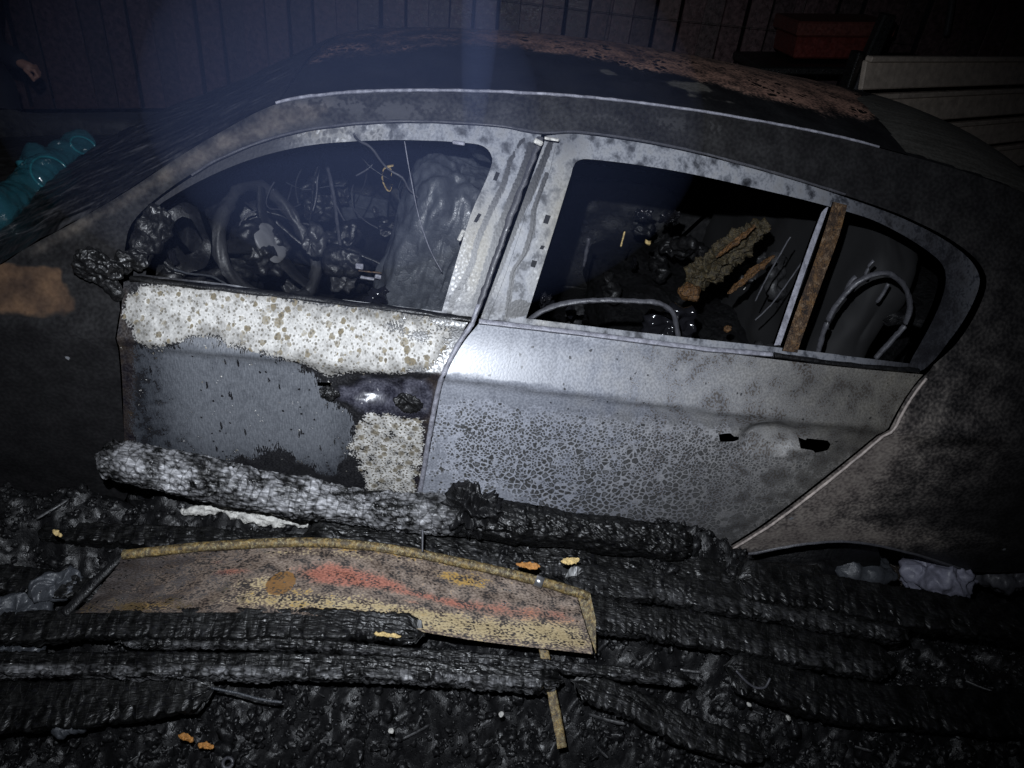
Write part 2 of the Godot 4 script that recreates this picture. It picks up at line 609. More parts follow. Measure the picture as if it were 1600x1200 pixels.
# front door: pale blistered ash over grey steel, soot below
func paint_front_door(rect: Rect2) -> Array:
	var w := 1568
	var h := 1184
	var ash := mask(rect, w, h, [[v2([0.59, 0.939, 0.6, 0.967, 0.628, 0.991, 0.675, 1.006, 0.824, 1, 0.975, 0.992, 1.143, 0.981, 1.268, 0.976, 1.381, 0.969, 1.374, 0.931, 1.349, 0.886, 1.314, 0.861, 1.213, 0.841, 1.119, 0.833, 1.074, 0.82, 1.027, 0.852, 0.982, 0.865, 0.937, 0.872, 0.89, 0.882, 0.845, 0.888, 0.79, 0.908, 0.753, 0.9, 0.711, 0.882, 0.647, 0.864, 0.625, 0.886, 0.615, 0.908, 0.597, 0.922]), 1.0], [v2([1.191, 0.952, 1.247, 0.935, 1.303, 0.914, 1.327, 0.923, 1.269, 0.945, 1.222, 0.959]), 0.15]], [[1.345, 0.955, 0.05, 0.03, -0.5], [1.20, 0.835, 0.10, 0.02, -0.3]], 8, 2)
	var steel := mask(rect, w, h, [[v2([0.623, 0.898, 0.658, 0.873, 0.753, 0.903, 0.798, 0.906, 0.89, 0.882, 0.982, 0.867, 1.033, 0.813, 1.061, 0.751, 1.13, 0.729, 1.124, 0.628, 1.096, 0.593, 1.076, 0.523, 1.05, 0.504, 1.037, 0.543, 1.005, 0.528, 0.995, 0.568, 0.969, 0.557, 0.948, 0.612, 0.922, 0.592, 0.907, 0.617, 0.875, 0.548, 0.859, 0.582, 0.827, 0.566, 0.798, 0.567, 0.773, 0.48, 0.745, 0.464, 0.74, 0.559, 0.695, 0.566, 0.656, 0.535, 0.614, 0.571, 0.559, 0.574, 0.583, 0.756]), 1.0]], [], 8, 3)
	var blister := mask(rect, w, h, [[v2([1.142, 0.691, 1.181, 0.723, 1.263, 0.724, 1.308, 0.72, 1.321, 0.645, 1.307, 0.532, 1.298, 0.371, 1.138, 0.354, 1.161, 0.495, 1.122, 0.606]), 0.85]], [[1.13, 0.50, 0.05, 0.1, -0.25]], 8, 2)
	var handle := mask(rect, w, h, [[v2([1.102, 0.801, 1.15, 0.826, 1.229, 0.829, 1.292, 0.831, 1.321, 0.818, 1.311, 0.734, 1.247, 0.709, 1.173, 0.732, 1.117, 0.747, 1.063, 0.798]), 1.0]], [], 8, 3)
	var strip := mask(rect, w, h, [[v2([1.314, 0.834, 1.368, 0.887, 1.356, 0.821, 1.327, 0.645, 1.309, 0.373, 1.276, 0.369, 1.298, 0.622]), 1.0], [v2([0.529, 0.998, 0.602, 0.989, 0.626, 0.898, 0.564, 0.553, 0.447, 0.494]), 0.9]], [], 8, 1)
	var tone := mask(rect, w, h, [[v2([0.595, 0.961, 0.624, 0.984, 0.676, 0.995, 0.825, 0.989, 0.976, 0.98, 1.144, 0.965, 1.269, 0.958, 1.348, 0.948, 1.335, 0.905, 1.298, 0.877, 1.213, 0.867, 1.121, 0.865, 1.077, 0.854, 1.028, 0.875, 0.981, 0.883, 0.935, 0.888, 0.889, 0.895, 0.843, 0.903, 0.789, 0.923, 0.752, 0.916, 0.709, 0.898, 0.658, 0.888, 0.627, 0.905]), 1.0]], [[1.24, 0.55, 0.07, 0.14, 0.8], [0.655, 0.945, 0.05, 0.025, -0.5], [1.38, 0.93, 0.04, 0.05, -0.4]], 8, 3)
	var clump := mask(rect, w, h, [], [[0.93, 0.94, 0.11, 0.045, 1.0], [1.30, 0.88, 0.06, 0.05, 0.9], [1.27, 0.5, 0.05, 0.2, 0.8], [0.72, 0.95, 0.1, 0.06, -0.6]], 8)
	var fade := mask(rect, w, h, [], [[0.60, 0.72, 0.09, 0.3, 0.75], [0.95, 0.48, 0.5, 0.09, 0.55], [1.12, 0.62, 0.05, 0.15, 0.3]], 8)
	var grain := noise(FastNoiseLite.TYPE_SIMPLEX, 1.0 / 6, 9, 3).get_image(w, h / 8, false, false, true)
	grain.resize(w, h, Image.INTERPOLATE_CUBIC)
	var drip := grain.get_data()
	var dn := cells(1.0 / 10, 8, FastNoiseLite.RETURN_DISTANCE, 4.0).get_image(w, h / 4, false, false, false)
	dn.resize(w, h, Image.INTERPOLATE_CUBIC)
	var drop_d := dn.get_data()
	dn = cells(1.0 / 10, 8, FastNoiseLite.RETURN_CELL_VALUE, 4.0).get_image(w, h / 4, false, false, false)
	dn.resize(w, h, Image.INTERPOLATE_NEAREST)
	var drop_v := dn.get_data()
	var b1 := bytes_of(noise(FastNoiseLite.TYPE_SIMPLEX_SMOOTH, 1.0 / 70, 3, 5), w, h)
	var b2 := bytes_of(noise(FastNoiseLite.TYPE_SIMPLEX, 1.0 / 14, 4, 4), w, h)
	var big_d := bytes_of(cells(1.0 / 34, 5, FastNoiseLite.RETURN_DISTANCE, 9.0), w, h)
	var big_v := bytes_of(cells(1.0 / 34, 5, FastNoiseLite.RETURN_CELL_VALUE, 9.0), w, h)
	var small_d := bytes_of(cells(1.0 / 13, 6, FastNoiseLite.RETURN_DISTANCE, 3.0), w, h)
	var small_v := bytes_of(cells(1.0 / 13, 6, FastNoiseLite.RETURN_CELL_VALUE, 3.0), w, h)
	var work := func(a: PackedByteArray, b: PackedByteArray, from: int, to: int) -> Array:
		for i in range(from, to):
			var n1 := (b1[i] - 128) / 128.0
			var n2 := (b2[i] - 128) / 128.0
			var dl := big_d[i] / 127.0
			var vl := big_v[i] / 255.0
			var ds := small_d[i] / 127.0
			var vs := small_v[i] / 255.0
			var r := 30.0 + 10.0 * n1 + 8.0 * n2
			var g := r
			var bl := r + 3.0
			var rough := 0.42 + 0.15 * n2
			var hh := 0.35 + 0.06 * n2
			var st := strip[i] / 255.0
			if st > 0.2:
				r += st * (16.0 + 14.0 * n1)
				g += st * (10.0 + 10.0 * n1)
				bl += st * 6.0
			var s := steel[i] / 255.0 + n1 * 0.40 + n2 * 0.10 + 0.28 * (drip[i] - 128) / 128.0
			if s > 0.5:
				var drop := drop_v[i] > 250 and drop_d[i] / 127.0 < 0.40 + 0.25 * n2 - 0.1 * n1 or vs > 0.985 and ds < 0.35 + 0.2 * n2
				var flake := 0.7 * fade[i] / 255.0 + 0.55 * n1 + 0.35 * n2 + 0.2 * (drip[i] - 128) / 128.0 > 0.58
				if not drop and not flake:
					var k := 104.0 + 16.0 * n1 + 9.0 * n2 + 17.0 * (drip[i] - 128) / 128.0 - 74.0 * clampf(fade[i] / 255.0 + 0.3 * n1, 0.0, 1.0) + (8.0 if s < 0.62 else 0.0)
					r = k
					g = k + 3.0
					bl = k + 9.0
					rough = 0.40 + 0.06 * n2
					hh = 0.40
				else:
					rough = 0.2
					hh = 0.47 - ds * 0.2
			var hd := handle[i] / 255.0 + 0.25 * n1
			if hd > 0.2:
				var k := 62.0 + 40.0 * n1 + 22.0 * n2
				var q := smoothstep(0.2, 0.7, hd)
				r = lerpf(r, k, q)
				g = lerpf(g, k, q)
				bl = lerpf(bl, k + 10.0, q)
				rough = 0.32
				hh = 0.42 + 0.04 * n2
			var v := ash[i] / 255.0 + n1 * 0.34 + n2 * 0.30
			var bz := blister[i] / 255.0 + n1 * 0.55 + n2 * 0.3
			if v > 0.5 or bz > 0.5:
				var edge := clampf(tone[i] / 255.0 * 1.15 + 0.35 * n1, 0.0, 1.0)
				if bz > v:
					edge = maxf(edge, 0.7 + 0.4 * n1)
				var k := 112.0 + 78.0 * edge + 20.0 * n2 + 16.0 * n1
				r = k + 2.0
				g = k
				bl = k - 4.0
				rough = 0.85
				hh = 0.62 + 0.12 * n2
				var size := (0.62 * vl - 0.28) + 0.38 * clump[i] / 255.0 + 0.14 * n1 + 0.10 * n2
				var spot := 1.0 - smoothstep(size * 0.75, size + 0.03, dl) if size > 0.06 else 0.0
				var t := spot * clampf(0.35 + 0.6 * fposmod(vl * 7.3, 1.0) + 0.4 * n2 + 0.3 * n1, 0.0, 0.95)
				if bz > v:
					t = (1.0 - smoothstep(0.14, 0.34, ds)) * clampf(0.9 * fposmod(vs * 9.7, 1.0) + 0.5 * n1, 0.0, 0.9)
					if dl < 0.5 * vl and vl > 0.6:
						t = maxf(t, 0.75 - dl)
				var rim := smoothstep(size, size + 0.05, dl) * (1.0 - smoothstep(size + 0.05, size + 0.16, dl)) if size > 0.1 else 0.0
				var core := 62.0 if bz > v else 98.0
				r = lerpf(r, core + 6.0 + 26.0 * n2, t) + 16.0 * rim
				g = lerpf(g, core - 5.0 + 24.0 * n2, t) + 16.0 * rim
				bl = lerpf(bl, core - 27.0 + 18.0 * n2, t) + 16.0 * rim
				hh += 0.12 * rim - 0.22 * t
				if vs > 0.3 and ds < 0.42 * vs:
					var q := 0.30 + 0.5 * fposmod(vs * 5.1, 1.0) * (1.0 - ds / (0.36 * vs) * 0.4)
					r = lerpf(r, 72.0, q)
					g = lerpf(g, 66.0, q)
					bl = lerpf(bl, 56.0, q)
					hh -= 0.12
			elif (v > 0.34 and ash[i] > 70) or (bz > 0.34 and blister[i] > 60):
				if n2 + 2.5 * (maxf(v, bz) - 0.42) > 0.22 or vs > 0.86:
					r = 150.0
					g = 148.0
					bl = 146.0
					rough = 0.8
					hh = 0.5
				else:
					r = 24.0
					g = 23.0
					bl = 24.0
			var o := (i - from) * 3
			a[o] = clampi(int(r), 8, 240)
			a[o + 1] = clampi(int(g), 8, 240)
			a[o + 2] = clampi(int(bl), 8, 240)
			b[o] = clampi(int(hh * 255.0), 0, 255)
			b[o + 1] = clampi(int(rough * 255.0), 20, 255)
		return [a, b]
	return rows_to(w, h, work)

# rear door: grey primer blistered into a net of dark cells, browner towards the back
func paint_rear_door(rect: Rect2) -> Array:
	var w := 1920
	var h := 1088
	var net := mask(rect, w, h, [], [[1.60, 0.71, 0.20, 0.10, 0.85], [1.80, 0.46, 0.30, 0.14, 1.25], [1.95, 0.60, 0.22, 0.16, 0.65], [2.1, 0.72, 0.25, 0.08, 0.65], [1.45, 0.62, 0.07, 0.2, 0.5], [1.60, 0.56, 0.14, 0.08, 0.5], [1.72, 0.60, 0.10, 0.04, -0.3], [1.50, 0.43, 0.15, 0.09, -1.0], [2.237, 0.705, 0.07, 0.045, -0.6]])
	var pale := mask(rect, w, h, [], [[1.42, 0.50, 0.16, 0.30, 0.75], [1.55, 0.42, 0.16, 0.10, 0.5], [1.40, 0.80, 0.1, 0.1, 0.3], [1.50, 0.92, 0.25, 0.07, 0.35], [1.9, 0.86, 0.5, 0.06, 0.15], [2.237, 0.700, 0.055, 0.035, 0.55]])
	var soot := mask(rect, w, h, [], [[2.5, 0.75, 0.25, 0.25, 0.55], [2.25, 0.45, 0.35, 0.2, 0.55], [2.05, 0.32, 0.4, 0.12, 0.35], [2.33, 0.86, 0.12, 0.04, 0.35], [2.1, 0.55, 0.10, 0.1, 0.22], [1.9, 0.76, 0.6, 0.02, 0.22], [2.5, 0.62, 0.1, 0.12, 0.3], [2.237, 0.700, 0.06, 0.04, -0.35], [2.237, 0.748, 0.09, 0.010, 0.4]])
	var fall := noise(FastNoiseLite.TYPE_SIMPLEX, 1.0 / 26, 19, 4).get_image(w, h / 16, false, false, true)
	fall.resize(w, h, Image.INTERPOLATE_CUBIC)
	var runs := fall.get_data()
	var b1 := bytes_of(noise(FastNoiseLite.TYPE_SIMPLEX_SMOOTH, 1.0 / 110, 13, 5), w, h)
	var b2 := bytes_of(noise(FastNoiseLite.TYPE_SIMPLEX, 1.0 / 13, 14, 4), w, h)
	var ld := bytes_of(cells(1.0 / 23, 15, FastNoiseLite.RETURN_DISTANCE2_SUB, 10.0), w, h)
	var lv := bytes_of(cells(1.0 / 23, 15, FastNoiseLite.RETURN_CELL_VALUE, 10.0), w, h)
	var sd := bytes_of(cells(1.0 / 13, 16, FastNoiseLite.RETURN_DISTANCE2_SUB, 5.0), w, h)
	var sv := bytes_of(cells(1.0 / 13, 16, FastNoiseLite.RETURN_CELL_VALUE, 5.0), w, h)
	var dd := bytes_of(cells(1.0 / 19, 17, FastNoiseLite.RETURN_DISTANCE, 4.0), w, h)
	var dv := bytes_of(cells(1.0 / 19, 17, FastNoiseLite.RETURN_CELL_VALUE, 4.0), w, h)
	var work := func(a: PackedByteArray, b: PackedByteArray, from: int, to: int) -> Array:
		for i in range(from, to):
			var n1 := (b1[i] - 128) / 128.0
			var n2 := (b2[i] - 128) / 128.0
			var x := float(i % w) / w
			var y := 1.0 - float(i / w) / h
			var p := pale[i] / 255.0
			var rn := (runs[i] - 128) / 128.0
			var so := clampf(soot[i] / 255.0 + 0.25 * n1 + 0.16 * rn, 0.0, 1.0)
			var k := 122.0 + 34.0 * p + 16.0 * n1 + 20.0 * n2 + 9.0 * rn - 60.0 * so
			var warm := clampf(x * 1.3 - 0.35 + 0.2 * n1, 0.0, 1.0)
			var r := k - 3.0 * (1.0 - warm) + 4.0 * warm
			var g := k
			var bl := k + 9.0 * (1.0 - warm) - 7.0 * warm
			var rough := 0.40 + 0.08 * n2 + 0.25 * so + 0.14 * (1.0 - smoothstep(0.63, 0.70, y + 0.10 * x))
			var hh := 0.55 + 0.05 * n2
			var d := net[i] / 255.0 + 0.55 * n1 + 0.14 * rn
			var below := 1.0 - smoothstep(0.58, 0.74, y + 0.10 * x + 0.07 * n1)
			d *= below
			if d > 0.12:
				var large := smoothstep(0.42, 0.52, d * 0.5 + 0.30 * n1 + 0.6 * smoothstep(0.48, 0.2, y) - 0.10)
				var e := lerpf(sd[i], ld[i], large) / 127.0
				var cv := lerpf(sv[i], lv[i], large) / 255.0
				var open := 0.06 + 0.34 * fposmod(cv * 6.3, 1.0) * (1.0 - 0.5 * large)
				var wall := smoothstep(open, open + 0.16, e + 0.12 * n2)
				var t := wall * clampf((d * 1.45 - 0.12 + 0.9 * (cv - 0.5)), 0.0, 0.92)
				# a fleck of primer left inside the larger cells
				if large > 0.5 and e > 0.5 and cv > 0.55:
					t *= 0.55 + 0.4 * n2
				var dim := 36.0 + 34.0 * smoothstep(0.25, 0.75, e) * cv + 14.0 * n2
				r = lerpf(r, dim, t)
				g = lerpf(g, dim, t)
				bl = lerpf(bl, dim + 1.0, t)
				r += (1.0 - wall) * 22.0
				g += (1.0 - wall) * 22.0
				bl += (1.0 - wall) * 23.0
				hh += 0.16 * (1.0 - wall) * minf(1.0, d * 2.0) - 0.16 * t
				rough += 0.2 * t
			if p > 0.22 and below > 0.5:
				var v := dv[i] / 255.0
				var q := dd[i] / 127.0
				var size := 0.44 * v * (0.5 + 0.5 * p) + 0.12 * n1
				if v > 0.42 and q < size:
					var t := 0.85 * smoothstep(0.0, 0.12, size - q) * clampf(v * 1.3 - 0.2 + n2 * 0.3, 0.3, 1.0)
					r = lerpf(r, 50.0, t)
					g = lerpf(g, 48.0, t)
					bl = lerpf(bl, 44.0, t)
					hh -= 0.14 * t
			# fine dark flecks and streaks of rust brown towards the back
			if warm > 0.15 and n2 * 0.7 - n1 * 0.6 > 0.40 - 0.16 * warm:
				r *= 0.62
				g *= 0.58
				bl *= 0.54
				hh -= 0.05
			if below < 0.5 and sv[i] > 244 and sd[i] > 70:
				r *= 0.4
				g *= 0.4
				bl *= 0.42
			var o := (i - from) * 3
			a[o] = clampi(int(r), 8, 235)
			a[o + 1] = clampi(int(g), 8, 235)
			a[o + 2] = clampi(int(bl), 8, 235)
			b[o] = clampi(int(hh * 255.0), 0, 255)
			b[o + 1] = clampi(int(rough * 255.0), 20, 255)
		return [a, b]
	return rows_to(w, h, work)

# window frames: bare grey steel, scaly ash on the front header, soot at both ends
func paint_frames(rect: Rect2) -> Array:
	var w := 2048
	var h := 448
	var dark := mask(rect, w, h, [], [[0.58, 1.1, 0.24, 0.3, 1.2], [0.78, 1.24, 0.12, 0.10, 0.9], [0.88, 1.30, 0.10, 0.06, 0.8], [2.62, 1.05, 0.15, 0.3, 0.9], [2.45, 1.27, 0.1, 0.06, 0.35], [1.45, 1.0, 0.06, 0.03, 0.5], [1.62, 1.38, 0.05, 0.05, 0.3], [1.38, 0.98, 0.03, 0.02, 0.6], [2.3, 1.2, 0.2, 0.35, 0.15]], 4)
	var tan := mask(rect, w, h, [], [[1.42, 1.12, 0.05, 0.12, 0.9], [1.63, 1.14, 0.05, 0.16, 1.0], [1.0, 1.34, 0.18, 0.03, 0.5]], 4)
	var scale := mask(rect, w, h, [], [[1.02, 1.345, 0.22, 0.04, 1.0], [1.37, 1.06, 0.05, 0.08, 0.8], [1.58, 1.06, 0.03, 0.25, 0.5]], 4)
	var seamline := mask(rect, w, h, [
		[v2([1.522, 1.363, 1.507, 1.356, 1.491, 1.315, 1.48, 1.264, 1.453, 1.209, 1.424, 1.139, 1.418, 1.098, 1.402, 1.055, 1.377, 1.012, 1.368, 0.975, 1.357, 0.975, 1.366, 1.014, 1.391, 1.058, 1.407, 1.1, 1.414, 1.142, 1.443, 1.211, 1.47, 1.266, 1.483, 1.317]), 1.0],
		[v2([1.584, 1.298, 1.572, 1.257, 1.559, 1.216, 1.56, 1.175, 1.547, 1.126, 1.52, 1.083, 1.515, 1.034, 1.512, 0.977, 1.502, 0.977, 1.504, 1.034, 1.508, 1.083, 1.534, 1.126, 1.547, 1.174, 1.547, 1.215, 1.561, 1.256, 1.575, 1.297]), 1.0],
		[v2([1.547, 1.358, 1.533, 1.305, 1.507, 1.239, 1.478, 1.156, 1.453, 1.086, 1.428, 0.973, 1.407, 0.973, 1.431, 1.057, 1.457, 1.155, 1.487, 1.238, 1.519, 1.32, 1.528, 1.357]), 0.62],
		[v2([1.591, 1.362, 1.571, 1.307, 1.553, 1.256, 1.521, 1.186, 1.493, 1.103, 1.461, 1.017, 1.448, 0.974, 1.437, 0.974, 1.452, 1.03, 1.479, 1.116, 1.51, 1.199, 1.539, 1.268, 1.563, 1.323, 1.579, 1.361]), 0.8],
		[v2([1.554, 0.985, 1.565, 1.012, 1.54, 1.021, 1.517, 1.014, 1.515, 0.977]), 0.8]], [], 2, 1)
	var b1 := bytes_of(noise(FastNoiseLite.TYPE_SIMPLEX_SMOOTH, 1.0 / 50, 23, 4), w, h)
	var b2 := bytes_of(noise(FastNoiseLite.TYPE_SIMPLEX, 1.0 / 9, 24, 4), w, h)
	var sd := bytes_of(cells(1.0 / 9, 26, FastNoiseLite.RETURN_DISTANCE2_SUB, 3.0), w, h)
	var sv := bytes_of(cells(1.0 / 9, 26, FastNoiseLite.RETURN_CELL_VALUE, 3.0), w, h)
	var work := func(a: PackedByteArray, b: PackedByteArray, from: int, to: int) -> Array:
		for i in range(from, to):
			var n1 := (b1[i] - 128) / 128.0
			var n2 := (b2[i] - 128) / 128.0
			var k := 120.0 + 44.0 * n1 + 28.0 * n2 - 50.0 * smoothstep(0.25, 0.6, -n1 + 0.4 * n2)
			var r := k - 2.0
			var g := k
			var bl := k + 6.0
			var rough := 0.5 + 0.1 * n2
			var hh := 0.5 + 0.06 * n2
			var t := clampf(tan[i] / 255.0 + 0.3 * n1, 0.0, 0.8)
			r = lerpf(r, 122.0 + 20.0 * n2, t)
			g = lerpf(g, 116.0 + 20.0 * n2, t)
			bl = lerpf(bl, 102.0 + 20.0 * n2, t)
			var s := clampf(scale[i] / 255.0 + 0.3 * n1, 0.0, 1.0)
			if s > 0.2:
				var v := sv[i] / 255.0
				var q := s * smoothstep(0.15, 0.4, sd[i] / 127.0)
				var c := 60.0 + 160.0 * v * v
				r = lerpf(r, c, q * 0.75)
				g = lerpf(g, c, q * 0.75)
				bl = lerpf(bl, c, q * 0.75)
				hh += 0.35 * q * (v - 0.3)
				rough -= 0.12 * q
			var sl := seamline[i] / 255.0
			var d := clampf(1.25 * dark[i] / 255.0 + 0.4 * n1 + 0.3 * n2 - 0.1, 0.0, 1.0)
			d = maxf(d, smoothstep(0.2, 0.5, sl * 1.3 + 0.35 * n2 + 0.1 * n1) if sl > 0.10 else 0.0)
			r = lerpf(r, 27.0 + 12.0 * n2, d)
			g = lerpf(g, 27.0 + 12.0 * n2, d)
			bl = lerpf(bl, 31.0 + 12.0 * n2, d)
			rough = lerpf(rough, 0.45, d)
			var o := (i - from) * 3
			a[o] = clampi(int(r), 8, 235)
			a[o + 1] = clampi(int(g), 8, 235)
			a[o + 2] = clampi(int(bl), 8, 235)
			b[o] = clampi(int(hh * 255.0), 0, 255)
			b[o + 1] = clampi(int(rough * 255.0), 20, 255)
		return [a, b]
	return rows_to(w, h, work)

# body side: sooty rail, browned front pillar and wing, scorched quarter
func paint_body(rect: Rect2) -> Array:
	var w := 2048
	var h := 704
	var brown := mask(rect, w, h, [[v2([0.254, 1.015, 0.447, 1.02, 0.451, 0.989, 0.466, 0.971, 0.484, 0.94, 0.474, 0.919, 0.449, 0.92, 0.312, 0.921, 0.254, 0.92]), 1.0]], [], 4, 1)
	var pillar := mask(rect, w, h, [[v2([0.337, 1.033, 0.366, 1.041, 0.597, 1.183, 0.78, 1.306, 0.922, 1.381, 1.055, 1.402, 1.028, 1.366, 0.926, 1.334, 0.74, 1.247, 0.554, 1.141, 0.395, 1.045]), 0.6]], [], 2, 2)
	var scorch := mask(rect, w, h, [], [[2.42, 0.50, 0.16, 0.15, 0.7], [2.53, 0.70, 0.12, 0.17, 0.75], [2.28, 0.32, 0.16, 0.05, 0.9], [2.6, 0.37, 0.34, 0.06, 0.75], [2.72, 0.66, 0.24, 0.3, 0.30], [2.75, 1.0, 0.3, 0.3, 0.12]], 4)
	var blotch := mask(rect, w, h, [], [[1.1, 1.40, 0.35, 0.02, 0.6], [1.9, 1.42, 0.3, 0.015, 0.25], [2.6, 1.15, 0.3, 0.1, 0.12]], 4)
	var b1 := bytes_of(noise(FastNoiseLite.TYPE_SIMPLEX_SMOOTH, 1.0 / 40, 33, 5), w, h)
	var b2 := bytes_of(noise(FastNoiseLite.TYPE_SIMPLEX, 1.0 / 7, 34, 3), w, h)
	var b3 := bytes_of(cells(1.0 / 10, 36, FastNoiseLite.RETURN_CELL_VALUE, 6.0), w, h)
	var b4 := bytes_of(cells(1.0 / 10, 36, FastNoiseLite.RETURN_DISTANCE, 6.0), w, h)
	var work := func(a: PackedByteArray, b: PackedByteArray, from: int, to: int) -> Array:
		for i in range(from, to):
			var n1 := (b1[i] - 128) / 128.0
			var n2 := (b2[i] - 128) / 128.0
			var x := float(i % w) / w * 4.5 - 0.8
			var k := 29.0 + 3.0 * n1 + 4.0 * n2
			var r := k
			var g := k - 0.5
			var bl := k + 1.0
			var rough := 0.42 + 0.12 * n1 + 0.1 * n2
			var hh := 0.5 + 0.05 * n2
			if x > 2.55:
				rough += 0.08
			var br := brown[i] / 255.0 + 0.4 * n1 * minf(1.0, brown[i] / 60.0)
			if br > 0.2:
				var t := smoothstep(0.2, 0.8, br)
				r = lerpf(r, 76.0 + 30.0 * n1 + 8.0 * n2, t)
				g = lerpf(g, 59.0 + 23.0 * n1 + 7.0 * n2, t)
				bl = lerpf(bl, 47.0 + 15.0 * n1 + 6.0 * n2, t)
				rough = 0.42
			var pi := clampf(pillar[i] / 255.0 + 0.35 * n1 * minf(1.0, pillar[i] / 60.0), 0.0, 1.0)
			r = lerpf(r, 92.0 + 10.0 * n2, pi)
			g = lerpf(g, 84.0 + 10.0 * n2, pi)
			bl = lerpf(bl, 76.0 + 8.0 * n2, pi)
			var sc := clampf(1.15 * scorch[i] / 255.0 + (0.30 * n1 + 0.30 * n2) * minf(1.0, scorch[i] / 90.0), 0.0, 1.0)
			r = lerpf(r, 116.0 + 22.0 * n2 + 20.0 * n1, sc)
			g = lerpf(g, 108.0 + 22.0 * n2 + 20.0 * n1, sc)
			bl = lerpf(bl, 103.0 + 20.0 * n2 + 18.0 * n1, sc)
			rough = lerpf(rough, 0.6, sc)
			hh += sc * 0.12 * n2
			var bo := blotch[i] / 255.0
			if bo > 0.1 and n1 * 0.8 + n2 * 0.3 + bo > 0.5:
				r += 26.0 * bo
				g += 26.0 * bo
				bl += 28.0 * bo
				rough = 0.6
			if b3[i] > 253 and b4[i] < 34:
				r = 120.0
				g = 122.0
				bl = 126.0
				rough = 0.2
				hh = 0.75
			var o := (i - from) * 3
			a[o] = clampi(int(r), 8, 235)
			a[o + 1] = clampi(int(g), 8, 235)
			a[o + 2] = clampi(int(bl), 8, 235)
			b[o] = clampi(int(hh * 255.0), 0, 255)
			b[o + 1] = clampi(int(rough * 255.0), 20, 255)
		return [a, b]
	return rows_to(w, h, work)

# roof, windscreen and rear glass seen from above: u along the car, v across
func paint_roof(rect: Rect2) -> Array:
	var w := 1792
	var h := 608
	var rust := mask(rect, w, h, [[v2([1.35, 0.14, 1.6, 0.18, 2.0, 0.28, 2.3, 0.38, 2.5, 0.34, 2.6, 0.15, 2.62, -0.62, 1.35, -0.62]), 0.95], [v2([0.9, 0.34, 1.2, 0.26, 1.36, 0.12, 1.36, -0.6, 0.9, -0.6]), 0.6]], [], 4, 3)
	var dust := mask(rect, w, h, [[v2([2.52, 0.5, 2.95, 0.55, 3.0, 0.1, 2.72, -0.1, 2.55, 0.1]), 0.9]], [[1.95, 0.34, 0.07, 0.05, 0.75], [1.75, 0.33, 0.03, 0.04, 0.6], [2.05, 0.42, 0.12, 0.02, 0.5]], 4)
	var b1 := bytes_of(noise(FastNoiseLite.TYPE_SIMPLEX_SMOOTH, 1.0 / 60, 43, 4), w, h)
	var b2 := bytes_of(noise(FastNoiseLite.TYPE_SIMPLEX, 1.0 / 8, 44, 3), w, h)
	var e1 := bytes_of(cells(1.0 / 14, 46, FastNoiseLite.RETURN_DISTANCE2_SUB, 9.0), w, h)
	var e2 := bytes_of(cells(1.0 / 14, 46, FastNoiseLite.RETURN_CELL_VALUE, 9.0), w, h)
	var long := noise(FastNoiseLite.TYPE_SIMPLEX_SMOOTH, 1.0 / 11, 47, 3)
	var im := long.get_image(w / 8, h, false, false, false)
	im.resize(w, h, Image.INTERPOLATE_CUBIC)
	var streak := im.get_data()
	var work := func(a: PackedByteArray, b: PackedByteArray, from: int, to: int) -> Array:
		for i in range(from, to):
			var n1 := (b1[i] - 128) / 128.0
			var n2 := (b2[i] - 128) / 128.0
			var sk := (streak[i] - 128) / 128.0
			var x := rect.position.x + float(i % w) / w * rect.size.x
			var k := 26.0 + 6.0 * n1 + 5.0 * n2
			var r := k
			var g := k
			var bl := k + 2.0
			var rough := 0.36 + 0.10 * n1
			var hh := 0.5 + 0.02 * n2
			# crazed, sagged windscreen
			var ws := 1.0 - smoothstep(0.86, 0.98, x + 0.05 * n1)
			if ws > 0.01:
				var q := sk + 0.5 * n1
				var c := 33.0 + 34.0 * smoothstep(0.02, 0.5, q) + 14.0 * n2
				r = lerpf(r, c, ws)
				g = lerpf(g, c, ws)
				bl = lerpf(bl, c + 3.0, ws)
				hh = lerpf(hh, 0.5 + 0.25 * q, ws)
				rough = lerpf(rough, 0.38 + 0.15 * n2, ws)
			var ru := rust[i] / 255.0 + 0.35 * n1
			if ru > 0.4:
				var t := smoothstep(0.30, 1.05, ru + 0.2 * n2)
				r = lerpf(r, 126.0 + 40.0 * n2 + 40.0 * n1, t)
				g = lerpf(g, 94.0 + 32.0 * n2 + 34.0 * n1, t)
				bl = lerpf(bl, 81.0 + 28.0 * n2 + 30.0 * n1, t)
				rough = lerpf(rough, 0.8, t)
				hh = 0.55 + 0.08 * n2
				# flakes of paint still stuck on
				if e2[i] / 255.0 + 0.9 * n1 + 0.2 * n2 > 1.0 and e1[i] > 22:
					r = 22.0
					g = 20.0
					bl = 20.0
					rough = 0.35
					hh = 0.8
			var du := clampf(dust[i] / 255.0 + 0.5 * n1 * minf(1.0, dust[i] / 80.0), 0.0, 1.0)
			if du > 0.3:
				var t := smoothstep(0.3, 0.55, du)
				r = lerpf(r, 74.0 + 14.0 * n2 + 20.0 * sk, t)
				g = lerpf(g, 72.0 + 14.0 * n2 + 20.0 * sk, t)
				bl = lerpf(bl, 68.0 + 14.0 * n2 + 20.0 * sk, t)
				rough = lerpf(rough, 0.7, t)
			var o := (i - from) * 3
			a[o] = clampi(int(r), 8, 235)
			a[o + 1] = clampi(int(g), 8, 235)
			a[o + 2] = clampi(int(bl), 8, 235)
			b[o] = clampi(int(hh * 255.0), 0, 255)
			b[o + 1] = clampi(int(rough * 255.0), 20, 255)
		return [a, b]
	return rows_to(w, h, work)

